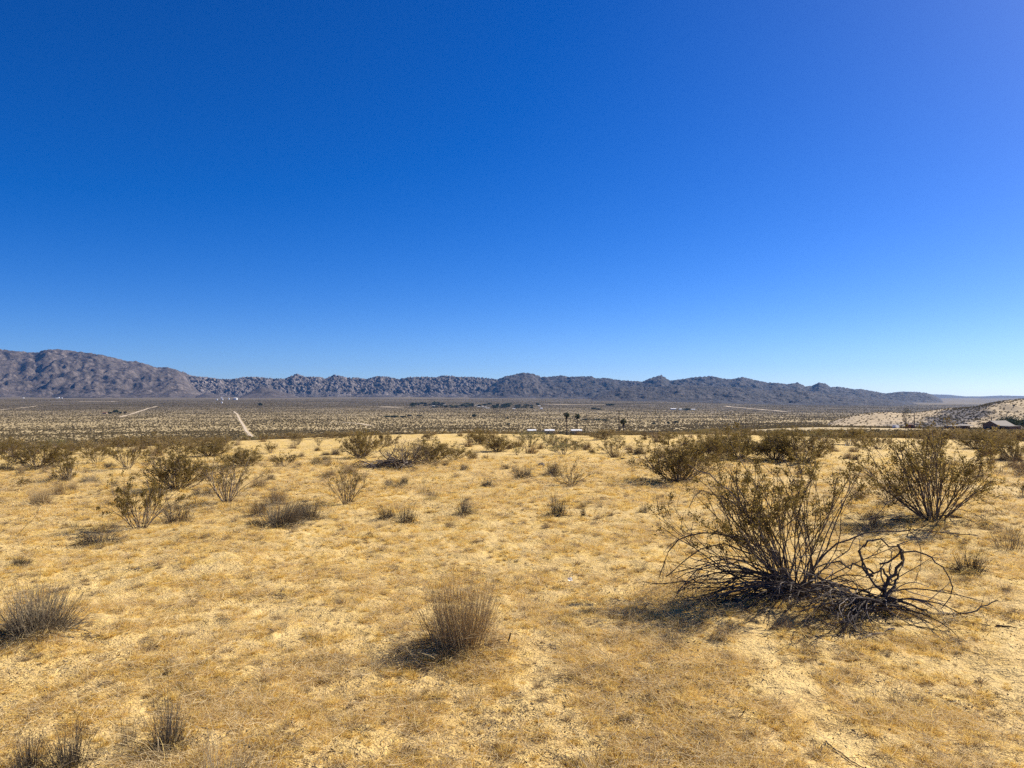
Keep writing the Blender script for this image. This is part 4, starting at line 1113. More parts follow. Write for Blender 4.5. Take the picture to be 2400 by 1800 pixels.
# ------------------------------------------------------------------ ground cover and far scrub: uncountable, scattered as instances
def scatter(name, protos, X, Y, Z, S, seed, flat=False):
    """one object of kind 'stuff': a point per plant, each showing one of the prototype meshes"""
    rg = np.random.default_rng(seed); n = len(X)
    me = bpy.data.meshes.new(name); me.vertices.add(n)
    me.vertices.foreach_set('co', np.stack([X, Y, Z], 1).astype(np.float32).ravel())
    a = me.attributes.new('rot', 'FLOAT_VECTOR', 'POINT')
    tl = .25 if flat else .12
    a.data.foreach_set('vector', np.stack([rg.normal(size=n) * tl, rg.normal(size=n) * tl, rg.random(n) * 6.283], 1).astype(np.float32).ravel())
    a = me.attributes.new('scl', 'FLOAT_VECTOR', 'POINT'); a.data.foreach_set('vector', np.asarray(S, np.float32).ravel())
    o = link(name, me, kind='stuff')
    c = bpy.data.collections.new(name + '_kinds')
    for i, p in enumerate(protos):
        c.objects.link(bpy.data.objects.new('%s_kind_%02d' % (name, i), p))
    g = bpy.data.node_groups.new(name, 'GeometryNodeTree')
    g.interface.new_socket('Geometry', in_out='INPUT', socket_type='NodeSocketGeometry')
    g.interface.new_socket('Geometry', in_out='OUTPUT', socket_type='NodeSocketGeometry')
    gi, go = g.nodes.new('NodeGroupInput'), g.nodes.new('NodeGroupOutput')
    ci = g.nodes.new('GeometryNodeCollectionInfo'); ci.inputs['Collection'].default_value = c
    ci.inputs['Separate Children'].default_value = True; ci.inputs['Reset Children'].default_value = True
    ip = g.nodes.new('GeometryNodeInstanceOnPoints'); ip.inputs['Pick Instance'].default_value = True
    def na(nm):
        q = g.nodes.new('GeometryNodeInputNamedAttribute'); q.data_type = 'FLOAT_VECTOR'; q.inputs['Name'].default_value = nm
        return [s for s in q.outputs if s.name == 'Attribute' and s.enabled][0]
    rv = g.nodes.new('FunctionNodeRandomValue'); rv.data_type = 'INT'
    [s for s in rv.inputs if s.name == 'Max' and s.enabled][0].default_value = len(protos) - 1
    g.links.new(gi.outputs[0], ip.inputs['Points']); g.links.new(ci.outputs[0], ip.inputs['Instance'])
    g.links.new([s for s in rv.outputs if s.enabled][0], ip.inputs['Instance Index'])
    g.links.new(na('rot'), ip.inputs['Rotation']); g.links.new(na('scl'), ip.inputs['Scale'])
    g.links.new(ip.outputs[0], go.inputs[0])
    md = o.modifiers.new('scatter', 'NODES'); md.node_group = g
    return o

def straw_mat(seed, n=46, R0=.13, lift=.014, w=.0006, curl=.35, mat=None, ln=.08):
    """fallen dry stems lying criss-cross"""
    rg = np.random.default_rng(seed); az = rg.random(n) * 6.283; q = R0 * np.sqrt(rg.random(n)); a2 = rg.random(n) * 6.283
    P = grow(rg, np.stack([q * np.cos(az), q * np.sin(az), .003 + lift * rg.random(n)], 1), np.stack([np.cos(a2), np.sin(a2), .12 * rg.normal(size=n)], 1), ln * (.4 + rg.random(n)), 5, curl * .5, -.1)
    P[..., 2] = np.maximum(P[..., 2], .002)
    b = Bag(); V, Q = ribbons(P, np.full((n, 5), w) * (.7 + .7 * rg.random((n, 1))), rg); b.add(V, Q, tint=tint_per(rg, n, 10)); return b.mesh('straw_mat', [mat or M_STRAWP])
def stubble(seed, n=60, h=.045, R0=.042, w=.0009, spread=1.0, mat=None):
    rg = np.random.default_rng(seed); az = rg.random(n) * 6.283; q = np.sqrt(rg.random(n)); t = spread * q * (.5 + .8 * rg.random(n))
    P = grow(rg, np.stack([R0 * q * np.cos(az), R0 * q * np.sin(az), -.004 + 0 * q], 1), np.stack([np.sin(t) * np.cos(az), np.sin(t) * np.sin(az), np.cos(t)], 1), h * (.45 + .8 * rg.random(n)), 4, .22, -.25)
    b = Bag(); V, Q = ribbons(P, np.full((n, 4), w) * np.linspace(1.2, .5, 4)[None], rg); b.add(V, Q, tint=tint_per(rg, n, 8)); return b.mesh('stubble', [mat or M_STRAW])
def chips(seed, n=9, R0=.10, mat=None):
    rg = np.random.default_rng(seed); q = rg.normal(size=(n, 2)) * R0
    P = grow(rg, np.concatenate([q, np.full((n, 1), .004)], 1), np.concatenate([rg.normal(size=(n, 2)), .1 * rg.normal(size=(n, 1))], 1), .008 + .032 * rg.random(n) ** 2, 4, .2, 0.0)
    P[..., 2] = np.maximum(P[..., 2], .002)
    b = Bag(); V, Q = tubes(P, np.full((n, 4), .0018) * (.5 + rg.random((n, 1))), 3); b.add(V, Q, tint=tint_per(rg, n, 12)); return b.mesh('chips', [mat or M_TUFTD])

M_CRUMB = mat_plant('soil_crumbs', (.10, .075, .045), (.26, .19, .10), (.46, .34, .18))
M_DARKCRUMB = mat_plant('bark_and_shade_crumbs', (.035, .026, .018), (.085, .062, .04), (.16, .12, .075))  # dark debris colour that also paints in the small shadows on the sand
def crumbs(seed, n, R0, mat=None):
    rg = np.random.default_rng(seed); b = Bag()
    for i in range(n):
        s = .002 + .005 * rg.random() ** 2.5; c = np.append(rg.normal(size=2) * R0, s * .4)
        o = np.array([(1, 0, 0), (-1, 0, 0), (0, 1, 0), (0, -1, 0), (0, 0, 1), (0, 0, -1)]) * (.6 + .6 * rg.random((6, 1)))
        b.add(c + o * s, None, [(0, 2, 4), (2, 1, 4), (1, 3, 4), (3, 0, 4), (2, 0, 5), (1, 2, 5), (3, 1, 5), (0, 3, 5)], tint=rg.random())
    return b.mesh('crumbs', [mat or M_CRUMB])
def polar_points(rg, n, r0, r1, half, power):
    """random places in a wedge in front of the camera, thinning with distance"""
    u = rg.random(n); e = 2 - power
    r = (r0 ** e + u * (r1 ** e - r0 ** e)) ** (1 / e)
    a = (rg.random(n) * 2 - 1) * half
    return r * np.sin(a), r * np.cos(a)

def ground_cover():
    rg = np.random.default_rng(11)
    HALF = R(39)
    # golden stubble in patches
    x, y = polar_points(rg, 45000, 2.6, 30, HALF, 1.75)
    th = thatch(x, y); k = rg.random(len(x)) < np.clip((th - .55) * 3.5, .008, 1)
    x, y, th = x[k], y[k], th[k]; r = np.hypot(x, y)
    s = (.45 + .75 * rg.random(len(x))) * (.6 + .6 * th) * np.clip(r / 9, 1, 1.8)
    S = np.stack([s, s, s * (.45 + .45 * rg.random(len(x))) / np.clip(r / 9, 1, 1.8)], 1)
    scatter('dry_grass', [stubble(300 + i, mat=(M_STRAW if i < 5 else M_STRAWP), n=60 if i % 2 else 40, h=.030 + .004 * i) for i in range(7)], x, y, ground_z(x, y), S, 21)
    # separate little clumps that throw their own small shadows
    x, y = polar_points(rg, 26000, 2.6, 22, HALF, 1.8)
    th = thatch(x, y); k = rg.random(len(x)) < .10 + .75 * th; k &= rg.random(len(x)) > bareness(x, y) * .93; x, y = x[k], y[k]; r = np.hypot(x, y)
    s = (.35 + .9 * rg.random(len(x)) ** 2.2) * np.clip(r / 8, .9, 1.7)
    scatter('grass_clumps', [stubble(380 + i, n=95, h=.05, R0=.022, w=.0011, spread=1.1, mat=(M_STRAW if i != 2 else M_TUFT)) for i in range(4)], x, y, ground_z(x, y), np.stack([s, s, s * .85], 1), 24)
    # fallen straw everywhere but on the trodden sand
    x, y = polar_points(rg, 36000, 2.6, 20, HALF, 1.8)
    th = thatch(x, y); k = rg.random(len(x)) < .12 + .8 * th * th
    k &= rg.random(len(x)) > bareness(x, y) * .9
    x, y = x[k], y[k]; r = np.hypot(x, y); s = (.5 + .8 * rg.random(len(x))) * np.clip(r / 9, 1, 1.8)
    scatter('fallen_straw', [straw_mat(330 + i, n=26 + 5 * i) for i in range(4)] + [straw_mat(340 + i, n=24, mat=M_STRAW) for i in range(2)] + [straw_mat(345, n=16, ln=.2, R0=.1, curl=.5, lift=.03)], x, y, ground_z(x, y), np.stack([s, s, s], 1), 22, True)
    # crumbs of bark, stems and soil; the darkest also stand in for tiny shadows
    x, y = polar_points(rg, 60000, 2.6, 32, HALF, 1.75)
    nn = fbm(x / 1.2, y / 1.2, 3, 91); k = rg.random(len(x)) < np.clip(.30 + nn * 1.6, .04, 1); x, y = x[k], y[k]
    r = np.hypot(x, y); s = (.5 + rg.random(len(x))) * np.clip(r / 10, .75, 1.3)
    scatter('plant_litter', [chips(360 + i, n=4 + i) for i in range(3)] + [crumbs(368, 10, .06), crumbs(369, 16, .08, M_DARKCRUMB), crumbs(370, 9, .05, M_DARKCRUMB), crumbs(372, 12, .10, M_DARKCRUMB), chips(371, 10, .1, M_STRAW)], x, y, ground_z(x, y), np.stack([s, s, s], 1), 23, True)
ground_cover()

def scrub_ball(seed, n=34, leaf=.42):
    rg = np.random.default_rng(seed)
    d = norm(rg.normal(size=(n, 3))); d[:, 2] = np.abs(d[:, 2]); q = rg.random(n)[:, None] ** .45
    C = d * q * np.array([.55, .55, .75]) * (.8 + .4 * rg.random((n, 1))) + [0, 0, .12]
    V, Q = leaf_quads(rg, C, leaf, .2); b = Bag(); b.add(V, Q, tint=np.repeat(rg.random(n), 4)); return b.mesh('scrub', [M_SCRUB])
SCRUB = [scrub_ball(400 + i, 26 + 4 * i) for i in range(6)]
def far_scrub():
    rg = np.random.default_rng(12); HALF = R(37.5)
    x, y = polar_points(rg, 330000, 470, 3900, HALF, 1.0)
    n = fbm(x / 220, y / 420, 3, 95) + .5 * fbm(x / 45, y / 60, 2, 96); r = np.hypot(x, y)
    k = rg.random(len(x)) < np.clip(.74 + .55 * n, .10, 1)
    for line, w in VALLEY_LINES: k &= seg_dist(x, y, line) > w * .6 + 1.2
    hz = hill_z(x, np.maximum(y, 1)); on_hill = (x / y * F_PX + 1200 > 1870) & (y > HILL_B - 5) & (y < HILL_K)
    k &= ~(on_hill & (hz > ground_z(x, y) - .6))
    x, y = x[k], y[k]; s = .55 + .85 * rg.random(len(x)) ** 1.4
    scatter('desert_scrub', SCRUB, x, y, ground_z(x, y), np.stack([s * 1.35, s * 1.35, s * .95], 1), 31)
    # on the pale hill
    x, y = polar_points(rg, 60000, 560, 990, R(37.5), 0.0)
    px = 1200 + x / y * F_PX; k = (px > 1865) & (y > HILL_B) & (y < HILL_C + 60) & (hill_z(x, y) > ground_z(x, y)); x, y, px = x[k], y[k], px[k]
    dk = hill_dark(x, y); k = rg.random(len(x)) < .20 + .55 * dk + .45 * (px > 2290); x, y = x[k], y[k]
    s = .55 + .85 * rg.random(len(x)) ** 1.5
    scatter('hill_scrub', SCRUB, x, y, hill_z(x, y) - .05, np.stack([s * 1.2, s * 1.2, s * .8], 1), 32)
    # the slope between the plateau edge and the valley floor
    x, y = polar_points(rg, 16000, 105, 480, HALF, .6)
    s = .6 + .8 * rg.random(len(x)); px = 1200 + x / y * F_PX
    lim = np.interp(px, [0, 500, 800, 1200, 1600, 2000, 2400], [1020, 1017, 1012, 1007, 1007, 1004, 1005]) + 10 * rg.random(len(x)) ** 1.5
    s = np.minimum(s, EYE - (lim - 930) / F_PX * y - ground_z(x, y)); k = s > .22; x, y, s = x[k], y[k], s[k]
    scatter('slope_scrub', SCRUB, x, y, ground_z(x, y), np.stack([s * 1.3, s * 1.3, s * .95], 1), 33)
far_scrub()
def rocks_on_hill():
    rg = np.random.default_rng(15); P = []
    ph = []
    m = mat_rock('hill_rock', (.05, .046, .046), (.11, .10, .095), (.24, .21, .19), .4, .8, .4, shrubs=False)
    for i in range(4):
        V = norm(rg.normal(size=(14, 3))) * [.8, .7, .55] * (.7 + .5 * rg.random((14, 1)))
        bm = __import__('bmesh').new()
        for v in V: bm.verts.new(v)
        __import__('bmesh').ops.convex_hull(bm, input=bm.verts); me = bpy.data.meshes.new('hill_rock'); bm.to_mesh(me); bm.free(); me.materials.append(m); ph.append(me)
    x, y = polar_points(rg, 50000, 560, 990, R(37.5), 0.0)
    px = 1200 + x / y * F_PX; k = (px > 1900) & (y < HILL_C + 40); x, y, px = x[k], y[k], px[k]
    k = rg.random(len(x)) < .95 * hill_dark(x, y) + .10 * (px > 2270); x, y = x[k], y[k]
    s = .4 + 1.3 * rg.random(len(x)) ** 3; scatter('hill_rocks', ph, x, y, hill_z(x, y), np.stack([s, s, s * .8], 1), 34)
rocks_on_hill()
# ------------------------------------------------------------------ far things: palms, poles, house, sheds, trees, tanks
def box(b, c, s, rz=0.0, tint=.5):
    sx, sy, sz = s[0] / 2, s[1] / 2, s[2] / 2
    V = np.array([(x, y, z) for z in (-sz, sz) for y in (-sy, sy) for x in (-sx, sx)], float)
    if rz: V[:, :2] = V[:, :2] @ np.array([[math.cos(rz), math.sin(rz)], [-math.sin(rz), math.cos(rz)]])
    b.add(V + np.asarray(c), [(0, 2, 3, 1), (4, 5, 7, 6), (0, 1, 5, 4), (2, 6, 7, 3), (0, 4, 6, 2), (1, 3, 7, 5)], tint=tint)
def stand(px, base_y, depth):
    """a place at this distance on the line of sight, standing on the ground there"""
    if depth > 600:                      # out on the valley floor: where the line of sight really meets it
        x, y, z = at(px, base_y, 560.0)
        if y < 4200: return x, y, z
    d = ray(px, base_y); x, y = d[0] / d[1] * depth, depth
    return x, y, gz(x, y)
def top_h(py, depth, z): return EYE + (930.0 - py) / F_PX * depth - z

M_POLE = mat_flat('pole_wood', (.05, .036, .028), (.10, .075, .055), 3)
M_INS = mat_flat('insulator', (.10, .10, .11), (.2, .2, .2), 3, .4)
M_PTRUNK = mat_flat('palm_trunk', (.07, .05, .035), (.14, .105, .07), 3)
M_FROND = mat_plant('palm_frond', (.022, .032, .012), (.045, .060, .022), (.085, .10, .04), trans=.15)
M_SKIRT = mat_plant('dead_frond', (.06, .045, .03), (.10, .075, .045), (.16, .12, .075))
M_TREE = mat_plant('tree_leaf', (.026, .036, .018), (.052, .068, .032), (.085, .10, .05), trans=.15)
M_TREEG = mat_plant('grey_tree_leaf', (.05, .055, .04), (.10, .105, .075), (.17, .17, .12), trans=.12)
M_WHITE = mat_flat('white_paint', (.78, .77, .74), (.84, .83, .80), 1)
M_WALL = mat_flat('brown_wall', (.10, .065, .05), (.14, .095, .07), 2)
M_ROOF = mat_flat('grey_roof', (.21, .185, .16), (.27, .24, .205), 2)
M_DARKW = mat_flat('dark_glass', (.02, .02, .022), (.03, .03, .035), 2, .3)
M_TAN = mat_flat('tan_wall', (.33, .27, .20), (.40, .33, .25), 2)
M_RED = mat_flat('red_roof', (.16, .06, .04), (.20, .08, .05), 2)

def palm(px, top, depth, label, skirt, crown=1.0):
    x, y, z = stand(px, 1000, depth); h = top_h(top, depth, z) - 1.1 * crown
    t = thing('palm_tree', label, 'palm', (x, y, z), 0, 'palms on the slope below the plateau')
    rg = np.random.default_rng(int(px))
    s = np.linspace(0, 1, 10); P = np.stack([.25 * np.sin(s * 2), 0 * s, s * h - .2], 1)[None]
    b = Bag(); V, Q = tubes(P, (.26 - .10 * s)[None] * (1 + .25 * (s[None] < .12)), 8); b.add(V, Q); link('trunk', b.mesh('palm_trunk', [M_PTRUNK]), t)
    topp = P[0, -1]
    if skirt:
        n = 60; az = rg.random(n) * 6.283; zz = rg.random(n) * skirt
        Pq = grow(rg, np.stack([topp[0] + .15 * np.cos(az), .15 * np.sin(az), topp[2] - zz * .6], 1), np.stack([np.cos(az) * .6, np.sin(az) * .6, -1 + 0 * az], 1), .9, 4, .15, -.5)
        b = Bag(); V, Q = ribbons(Pq, np.full((n, 4), .07), rg); b.add(V, Q, tint=tint_per(rg, n, 8)); link('skirt', b.mesh('palm_skirt', [M_SKIRT]), t)
    for i in range(26):
        az = rg.random() * 6.283; el = -.35 + 1.7 * rg.random()
        Pf = grow(rg, topp[None], np.array([[math.cos(az) * math.cos(el), math.sin(az) * math.cos(el), math.sin(el)]]), np.array([1.0 * crown]), 5, .06, -.5)
        b = Bag(); V, Q = tubes(Pf, np.full((1, 5), .025), 3); b.add(V, Q)
        n = 22; e = Pf[0, -2]; d0 = norm(Pf[0, -1] - Pf[0, -3])
        dd = norm(d0[None] + .75 * rg.normal(size=(n, 3)))
        Pl = grow(rg, np.repeat(e[None], n, 0), dd, .75 * crown, 4, .08, -.45)
        V, Q = ribbons(Pl, np.full((n, 4), .035) * np.linspace(1.2, .4, 4)[None], rg); b.add(V, Q, tint=tint_per(rg, n, 8))
        link('frond', b.mesh('palm_frond', [M_FROND]), t)
palm(1327, 966, 340, 'left one of the two tall slim fan palms, above the white roofs', 2.0, 1.0)
palm(1352, 969, 340, 'right one of the two tall slim fan palms, above the white roofs', .8, .95)
palm(1460, 981, 330, 'shorter shaggy fan palm just right of the tall utility pole', 2.6, 1.15)

def pole(px, base, top, depth, label, group=None, arm=1.3, r=.17, sink=0.0):
    x, y, z = stand(px, base, depth); h = top_h(top, y, z)
    t = thing('utility_pole', label, 'utility pole', (x, y, z), .12, group)
    b = Bag(); s = np.linspace(0, 1, 6); V, Q = tubes(np.stack([0 * s, 0 * s, s * (h + .5) - .5], 1)[None], (r * (1.1 - .35 * s))[None], 8); b.add(V, Q)
    Vc = np.array([[0, 0, h]]); link('post', b.mesh('post', [M_POLE]), t)
    if arm:
        b = Bag(); box(b, (0, r * .9, h - .45), (arm * 2, .14, .16)); link('crossarm', b.mesh('crossarm', [M_POLE]), t)
        for q in (-.9, -.45, .45, .9):
            b = Bag(); V, Q = tubes(np.array([[[q * arm, r * .9, h - .38], [q * arm, r * .9, h - .28], [q * arm, r * .9, h - .14]]]), np.array([[.04, .08, .05]]), 6); b.add(V, Q); link('insulator', b.mesh('insulator', [M_INS]), t)
    return t
pole(1451, 1008, 961.5, 310, 'tall dark utility pole with crossarm near the middle, beside the shaggy palm', None, 1.3, .20)
pole(1748, 1010, 968, 360, 'dark utility pole with crossarm rising behind the sprawling bush', None, 1.5, .17)
pole(2143, 1000, 967, 370, 'dark utility pole without arm in front of the pale hill', None, 0, .22)
PP = []
for px, d, tp in [(225, 1250, 951), (302, 1350, 950), (98, 1200, 952), (711, 1330, 954), (811, 1330, 957), (973, 1250, 961), (1022, 1280, 962), (1165, 1260, 961), (1215, 1240, 962), (1284, 1180, 960), (1380, 1200, 963), (1425, 1220, 964), (1470, 1200, 962), (1515, 1180, 965), (1557, 1200, 963), (1681, 1200, 966), (1722, 1250, 965)]:
    PP.append((pole(px, 980, tp, d, 'x', 'faint utility poles across the valley', 1.0, .22), px, 'faint thin utility pole on the valley floor', 'left of the pale track' if px < 560 else 'between pale track and palms' if px < 1320 else 'right of the palms'))

rank_labels(PP)
def leaf_tree(name, loc, w, h, label, cat, mat, seed, n=900, leaf=.5, trunk=.2, group=None, airy=.0, tr=.14):
    rg = np.random.default_rng(seed); x, y, z = loc
    t = thing(name, label, cat, (x, y, z), 0, group)
    m = 9; az = rg.random(m) * 6.283
    P = grow(rg, np.zeros((m, 3)) - [0, 0, .2], np.stack([.55 * np.cos(az), .55 * np.sin(az), 1 + 0 * az], 1), h * .8, 7, .12, .2)
    P2, R2 = sprout(rg, P, np.full((m, 7), tr * .5), m * 5, .35, 1, .8, .45, 5, .15, .1)
    P[..., :2] *= w / h * .7; P2[..., :2] *= w / h * .7
    b = Bag(); V, Q = tubes(P, tr * np.ones((m, 1)) * np.linspace(1, .3, 7)[None], 5); b.add(V, Q, tint=.4); V, Q = tubes(P2, R2, 3); b.add(V, Q, tint=.5); link('trunk', b.mesh('trunk', [M_STEM]), t)
    nc = 26; c = norm(rg.normal(size=(nc, 3))); c[:, 2] = np.abs(c[:, 2]) * 1.0 - .15
    c = c * np.array([w * .36, w * .36, h * .42]) * (.5 + .6 * rg.random((nc, 1))) + [0, 0, h * (.42 + .12 * airy)]
    i = rg.integers(0, nc, n); C = c[i] + rg.normal(size=(n, 3)) * np.array([w * .085, w * .085, h * .085])
    C[:, 2] = np.maximum(C[:, 2], trunk * h)
    V, Q = leaf_quads(rg, C, leaf); b = Bag(); b.add(V, Q, tint=np.repeat(np.clip(rg.random(nc)[i] * .6 + rg.random(n) * .4, 0, 1), 4)); link('crown', b.mesh('crown', [mat]), t)
    return t
def far_tree(px, base, w, h, depth, label, mat=None, seed=0, name='tree', cat='tree', group=None, n=500, leaf=.7, **kw):
    x, y, z = stand(px, base, depth); depth = y
    return leaf_tree(name, (x, y, z), w * depth / F_PX, h * depth / F_PX, label, cat, mat or M_TREE, seed or int(px), n, leaf, group=group, **kw)

# the house at the right
def house():
    px0, D = 2322, 365
    x, y, z = stand(px0, 1006, D); z -= .1
    t = thing('house', 'low brown house with grey gable roof at the foot of the hill on the right', 'house', (x, y, z), R(-64))
    W, L, H, G = 7.6, 11.0, 2.6, 4.55            # gable width, length, eaves, ridge
    b = Bag()
    V = [(-W / 2, 0, 0), (W / 2, 0, 0), (W / 2, 0, H), (0, 0, G - .12), (-W / 2, 0, H), (-W / 2, L, 0), (W / 2, L, 0), (W / 2, L, H), (0, L, G - .12), (-W / 2, L, H)]
    b.add(V, [(0, 5, 9, 4), (1, 2, 7, 6), (0, 1, 6, 5)], [(0, 4, 3), (0, 3, 1), (1, 3, 2), (5, 8, 9), (5, 6, 8), (6, 7, 8)]); link('wall', b.mesh('house_wall', [M_WALL]), t)
    b = Bag(); s = (G - H) / (W / 2); e = .6
    for q in (-1, 1):
        a = [(0, -e, G), (0, L + e, G), (q * (W / 2 + e), L + e, H - e * s), (q * (W / 2 + e), -e, H - e * s)]
        V = a + [(vx, vy, vz + .16) for vx, vy, vz in a]
        b.add(V, [(0, 1, 2, 3), (4, 7, 6, 5), (0, 3, 7, 4), (1, 5, 6, 2), (2, 6, 7, 3)])
    rf = link('roof', b.mesh('house_roof', [M_ROOF]), t)
    b = Bag(); V, Q = tubes(np.array([[[-.3, 1.2, G - .6], [-.3, 1.2, G + 1.0], [-.3, 1.2, G + 1.9]]]), np.array([[.14, .14, .14]]), 8); b.add(V, Q); box(b, (-.3, 1.2, G + 1.95), (.4, .4, .12)); link('stovepipe', b.mesh('stovepipe', [M_POLE]), rf)
    for wx, ww in ((-1.9, 1.5), (1.7, 1.3)):
        b = Bag(); box(b, (wx, -.03, 1.45), (ww + .2, .10, 1.2)); f = link('window', b.mesh('window', [M_TAN]), t)
        b = Bag(); box(b, (wx, -.09, 1.45), (ww, .06, 1.0)); link('pane', b.mesh('pane', [M_DARKW]), f)
    b = Bag(); box(b, (0, -.04, 1.05), (.95, .08, 2.1)); link('door', b.mesh('door', [M_DARKW]), t)
    # lean-to wing along the right
    b = Bag(); box(b, (W / 2 + 2.2, L * .5, 1.1), (4.2, L * .8, 2.2)); link('side_wing', b.mesh('side_wing', [M_WALL]), t)
    b = Bag(); box(b, (W / 2 + 2.2, L * .5 - .2, 2.3), (5.0, L * .8 + 1.2, .16)); link('flat_roof', b.mesh('flat_roof', [M_ROOF]), t)
    for i in range(3):
        b = Bag(); box(b, (W / 2 + .6 + 1.6 * i, L * .08 - 1.0, 1.05), (.16, .16, 2.1)); link('porch_post', b.mesh('porch_post', [M_POLE]), t)
house()
far_tree(2362, 1003, 64, 38, 395, 'large dark green tree standing right behind the house', seed=3, n=2400, leaf=.55)
far_tree(2325, 1003, 46, 24, 400, 'low dark green tree left behind the house roof', seed=4, n=1500, leaf=.5)
far_tree(2405, 1003, 60, 34, 400, 'dark green tree at the right edge behind the house', seed=5, n=2000, leaf=.55)
far_tree(2125, 1000, 30, 52, 340, 'thin see-through tree with bare pale stems in front of the hill', M_TREEG, 6, n=420, leaf=.28, airy=1.0, trunk=.55, tr=.10)
# low sheds and carport left of the house
def shed(px, base, wpx, hpx, depth, label, wall, roof, name='shed', cat='shed', posts=0, rz=0.0):
    x, y, z = stand(px, base, depth); w, h = wpx / F_PX * depth, hpx / F_PX * depth
    zt = EYE + (930.0 - (base - hpx)) / F_PX * depth; h = max(h, zt - z)
    t = thing(name, label, cat, (x, y, z), rz)
    dp = min(w * .8, 8)
    if posts:
        for i in range(posts):
            for q in (0, 1):
                b = Bag(); box(b, (-w / 2 + w * (i + .05) / (posts - .9), q * dp, h / 2), (.18, .18, h)); link('post', b.mesh('post', [M_POLE]), t)
        b = Bag(); box(b, (0, dp * .5, h * .45), (w * .55, dp * .6, h * .9)); link('wall', b.mesh('shed_wall', [wall]), t)
    else:
        b = Bag(); box(b, (0, dp * .5, h / 2 - .05), (w * .94, dp * .92, h - .1)); link('wall', b.mesh('shed_wall', [wall]), t)
        b = Bag(); box(b, (w * .2, dp * .04 - .04, h * .45), (1.0, .1, min(2, h * .85))); link('door', b.mesh('shed_door', [M_DARKW]), t)
    b = Bag(); V = [(-w / 2, -.3, h), (w / 2, -.3, h), (w / 2, dp + .3, h + .45), (-w / 2, dp + .3, h + .45)]
    b.add(V + [(a, c, d + .14) for a, c, d in V], [(0, 3, 2, 1), (4, 5, 6, 7), (0, 1, 5, 4), (1, 2, 6, 5), (2, 3, 7, 6), (3, 0, 4, 7)]); link('roof', b.mesh('shed_roof', [roof]), t)
    return t
shed(2238, 1007, 28, 8, 370, 'long low shed with pale flat roof left of the house', M_WALL, M_ROOF)
shed(2268, 1008, 30, 9.5, 372, 'open carport on posts between the low shed and the house', M_WALL, M_ROOF, 'carport', 'carport', 4)
shed(2135, 1009, 15, 9, 365, 'small rusty brown shed beside the armless pole', M_RED, M_WALL)
for px, lab, wd in ((1247, 'left of the three long white roofs below the palms', 21), (1289, 'middle one of the three long white roofs below the palms', 24), (1352, 'right and brightest of the three long white roofs, under the palm', 26)):
    x, y, z = stand(px, 1006, 330); w = wd / F_PX * 330
    zr = EYE + (930 - 1010) / F_PX * 330; h = max(1.5, zr - z + .3)
    t = thing('trailer', lab, 'trailer', (x, y, z), R(6))
    b = Bag(); box(b, (0, 1.3, h / 2 - .1), (w * .96, 2.5, h - .2)); link('wall', b.mesh('trailer_wall', [M_TAN]), t)
    b = Bag(); n = 7; u = np.linspace(-1, 1, n)
    V = [(sx * w / 2, 1.3 + 1.45 * a, h - .2 + .55 * (1 - a * a)) for sx in (-1, 1) for a in u]
    b.add(V, [(i, i + 1, n + i + 1, n + i) for i in range(n - 1)], [(0, i + 1, i) for i in range(1, n - 1)] + [(n, n + i, n + i + 1) for i in range(1, n - 1)]); link('roof', b.mesh('trailer_roof', [M_WHITE]), t)
    for q in (-.3, .05, .3):
        b = Bag(); box(b, (q * w, .03, h * .62), (w * .12, .08, .6)); link('window', b.mesh('trailer_window', [M_DARKW]), t)
far_tree(1326, 1006, 18, 14, 325, 'bushy olive tree at the foot of the left tall palm', M_TREEG, 61, n=500, leaf=.3)
far_tree(1336, 1008, 10, 9, 322, 'small dark bush between the two tall palms', M_TREE, 62, n=300, leaf=.25, name='shrub', cat='shrub')
far_tree(1379, 1006, 8, 10, 330, 'small dark tree right of the white roofs', M_TREE, 63, n=260, leaf=.25)
def hedge():
    x, y, z = stand(1330, 1007, 322); t = thing('hedge', 'long low dark hedge in front of the white roofs below the palms', 'hedge', (x, y, z), R(3))
    rg = np.random.default_rng(64); n = 1500; w = 190 / F_PX * 322
    h = np.maximum(EYE + (930 - 1006.0) / F_PX * 322 - z, .8)
    C = np.stack([(rg.random(n) - .5) * w, rg.normal(size=n) * .35, h * (.1 + .85 * rg.random(n)) * (.85 + .2 * perlin(rg.random(n) * 30, rg.random(n), 5))], 1)
    V, Q = leaf_quads(rg, C, .5); b = Bag(); b.add(V, Q, tint=np.repeat(rg.random(n), 4)); link('foliage', b.mesh('hedge_foliage', [M_TREE]), t)
    m = 60; P = grow(rg, np.stack([(rg.random(m) - .5) * w, rg.normal(size=m) * .2, -.1 + 0 * rg.random(m)], 1), np.stack([.3 * rg.normal(size=m), .3 * rg.normal(size=m), 1 + 0 * rg.random(m)], 1), h * .9, 5, .1, .1)
    b = Bag(); V, Q = tubes(P, np.full((m, 5), .04), 4); b.add(V, Q); link('stems', b.mesh('hedge_stems', [M_STEM]), t)
hedge()
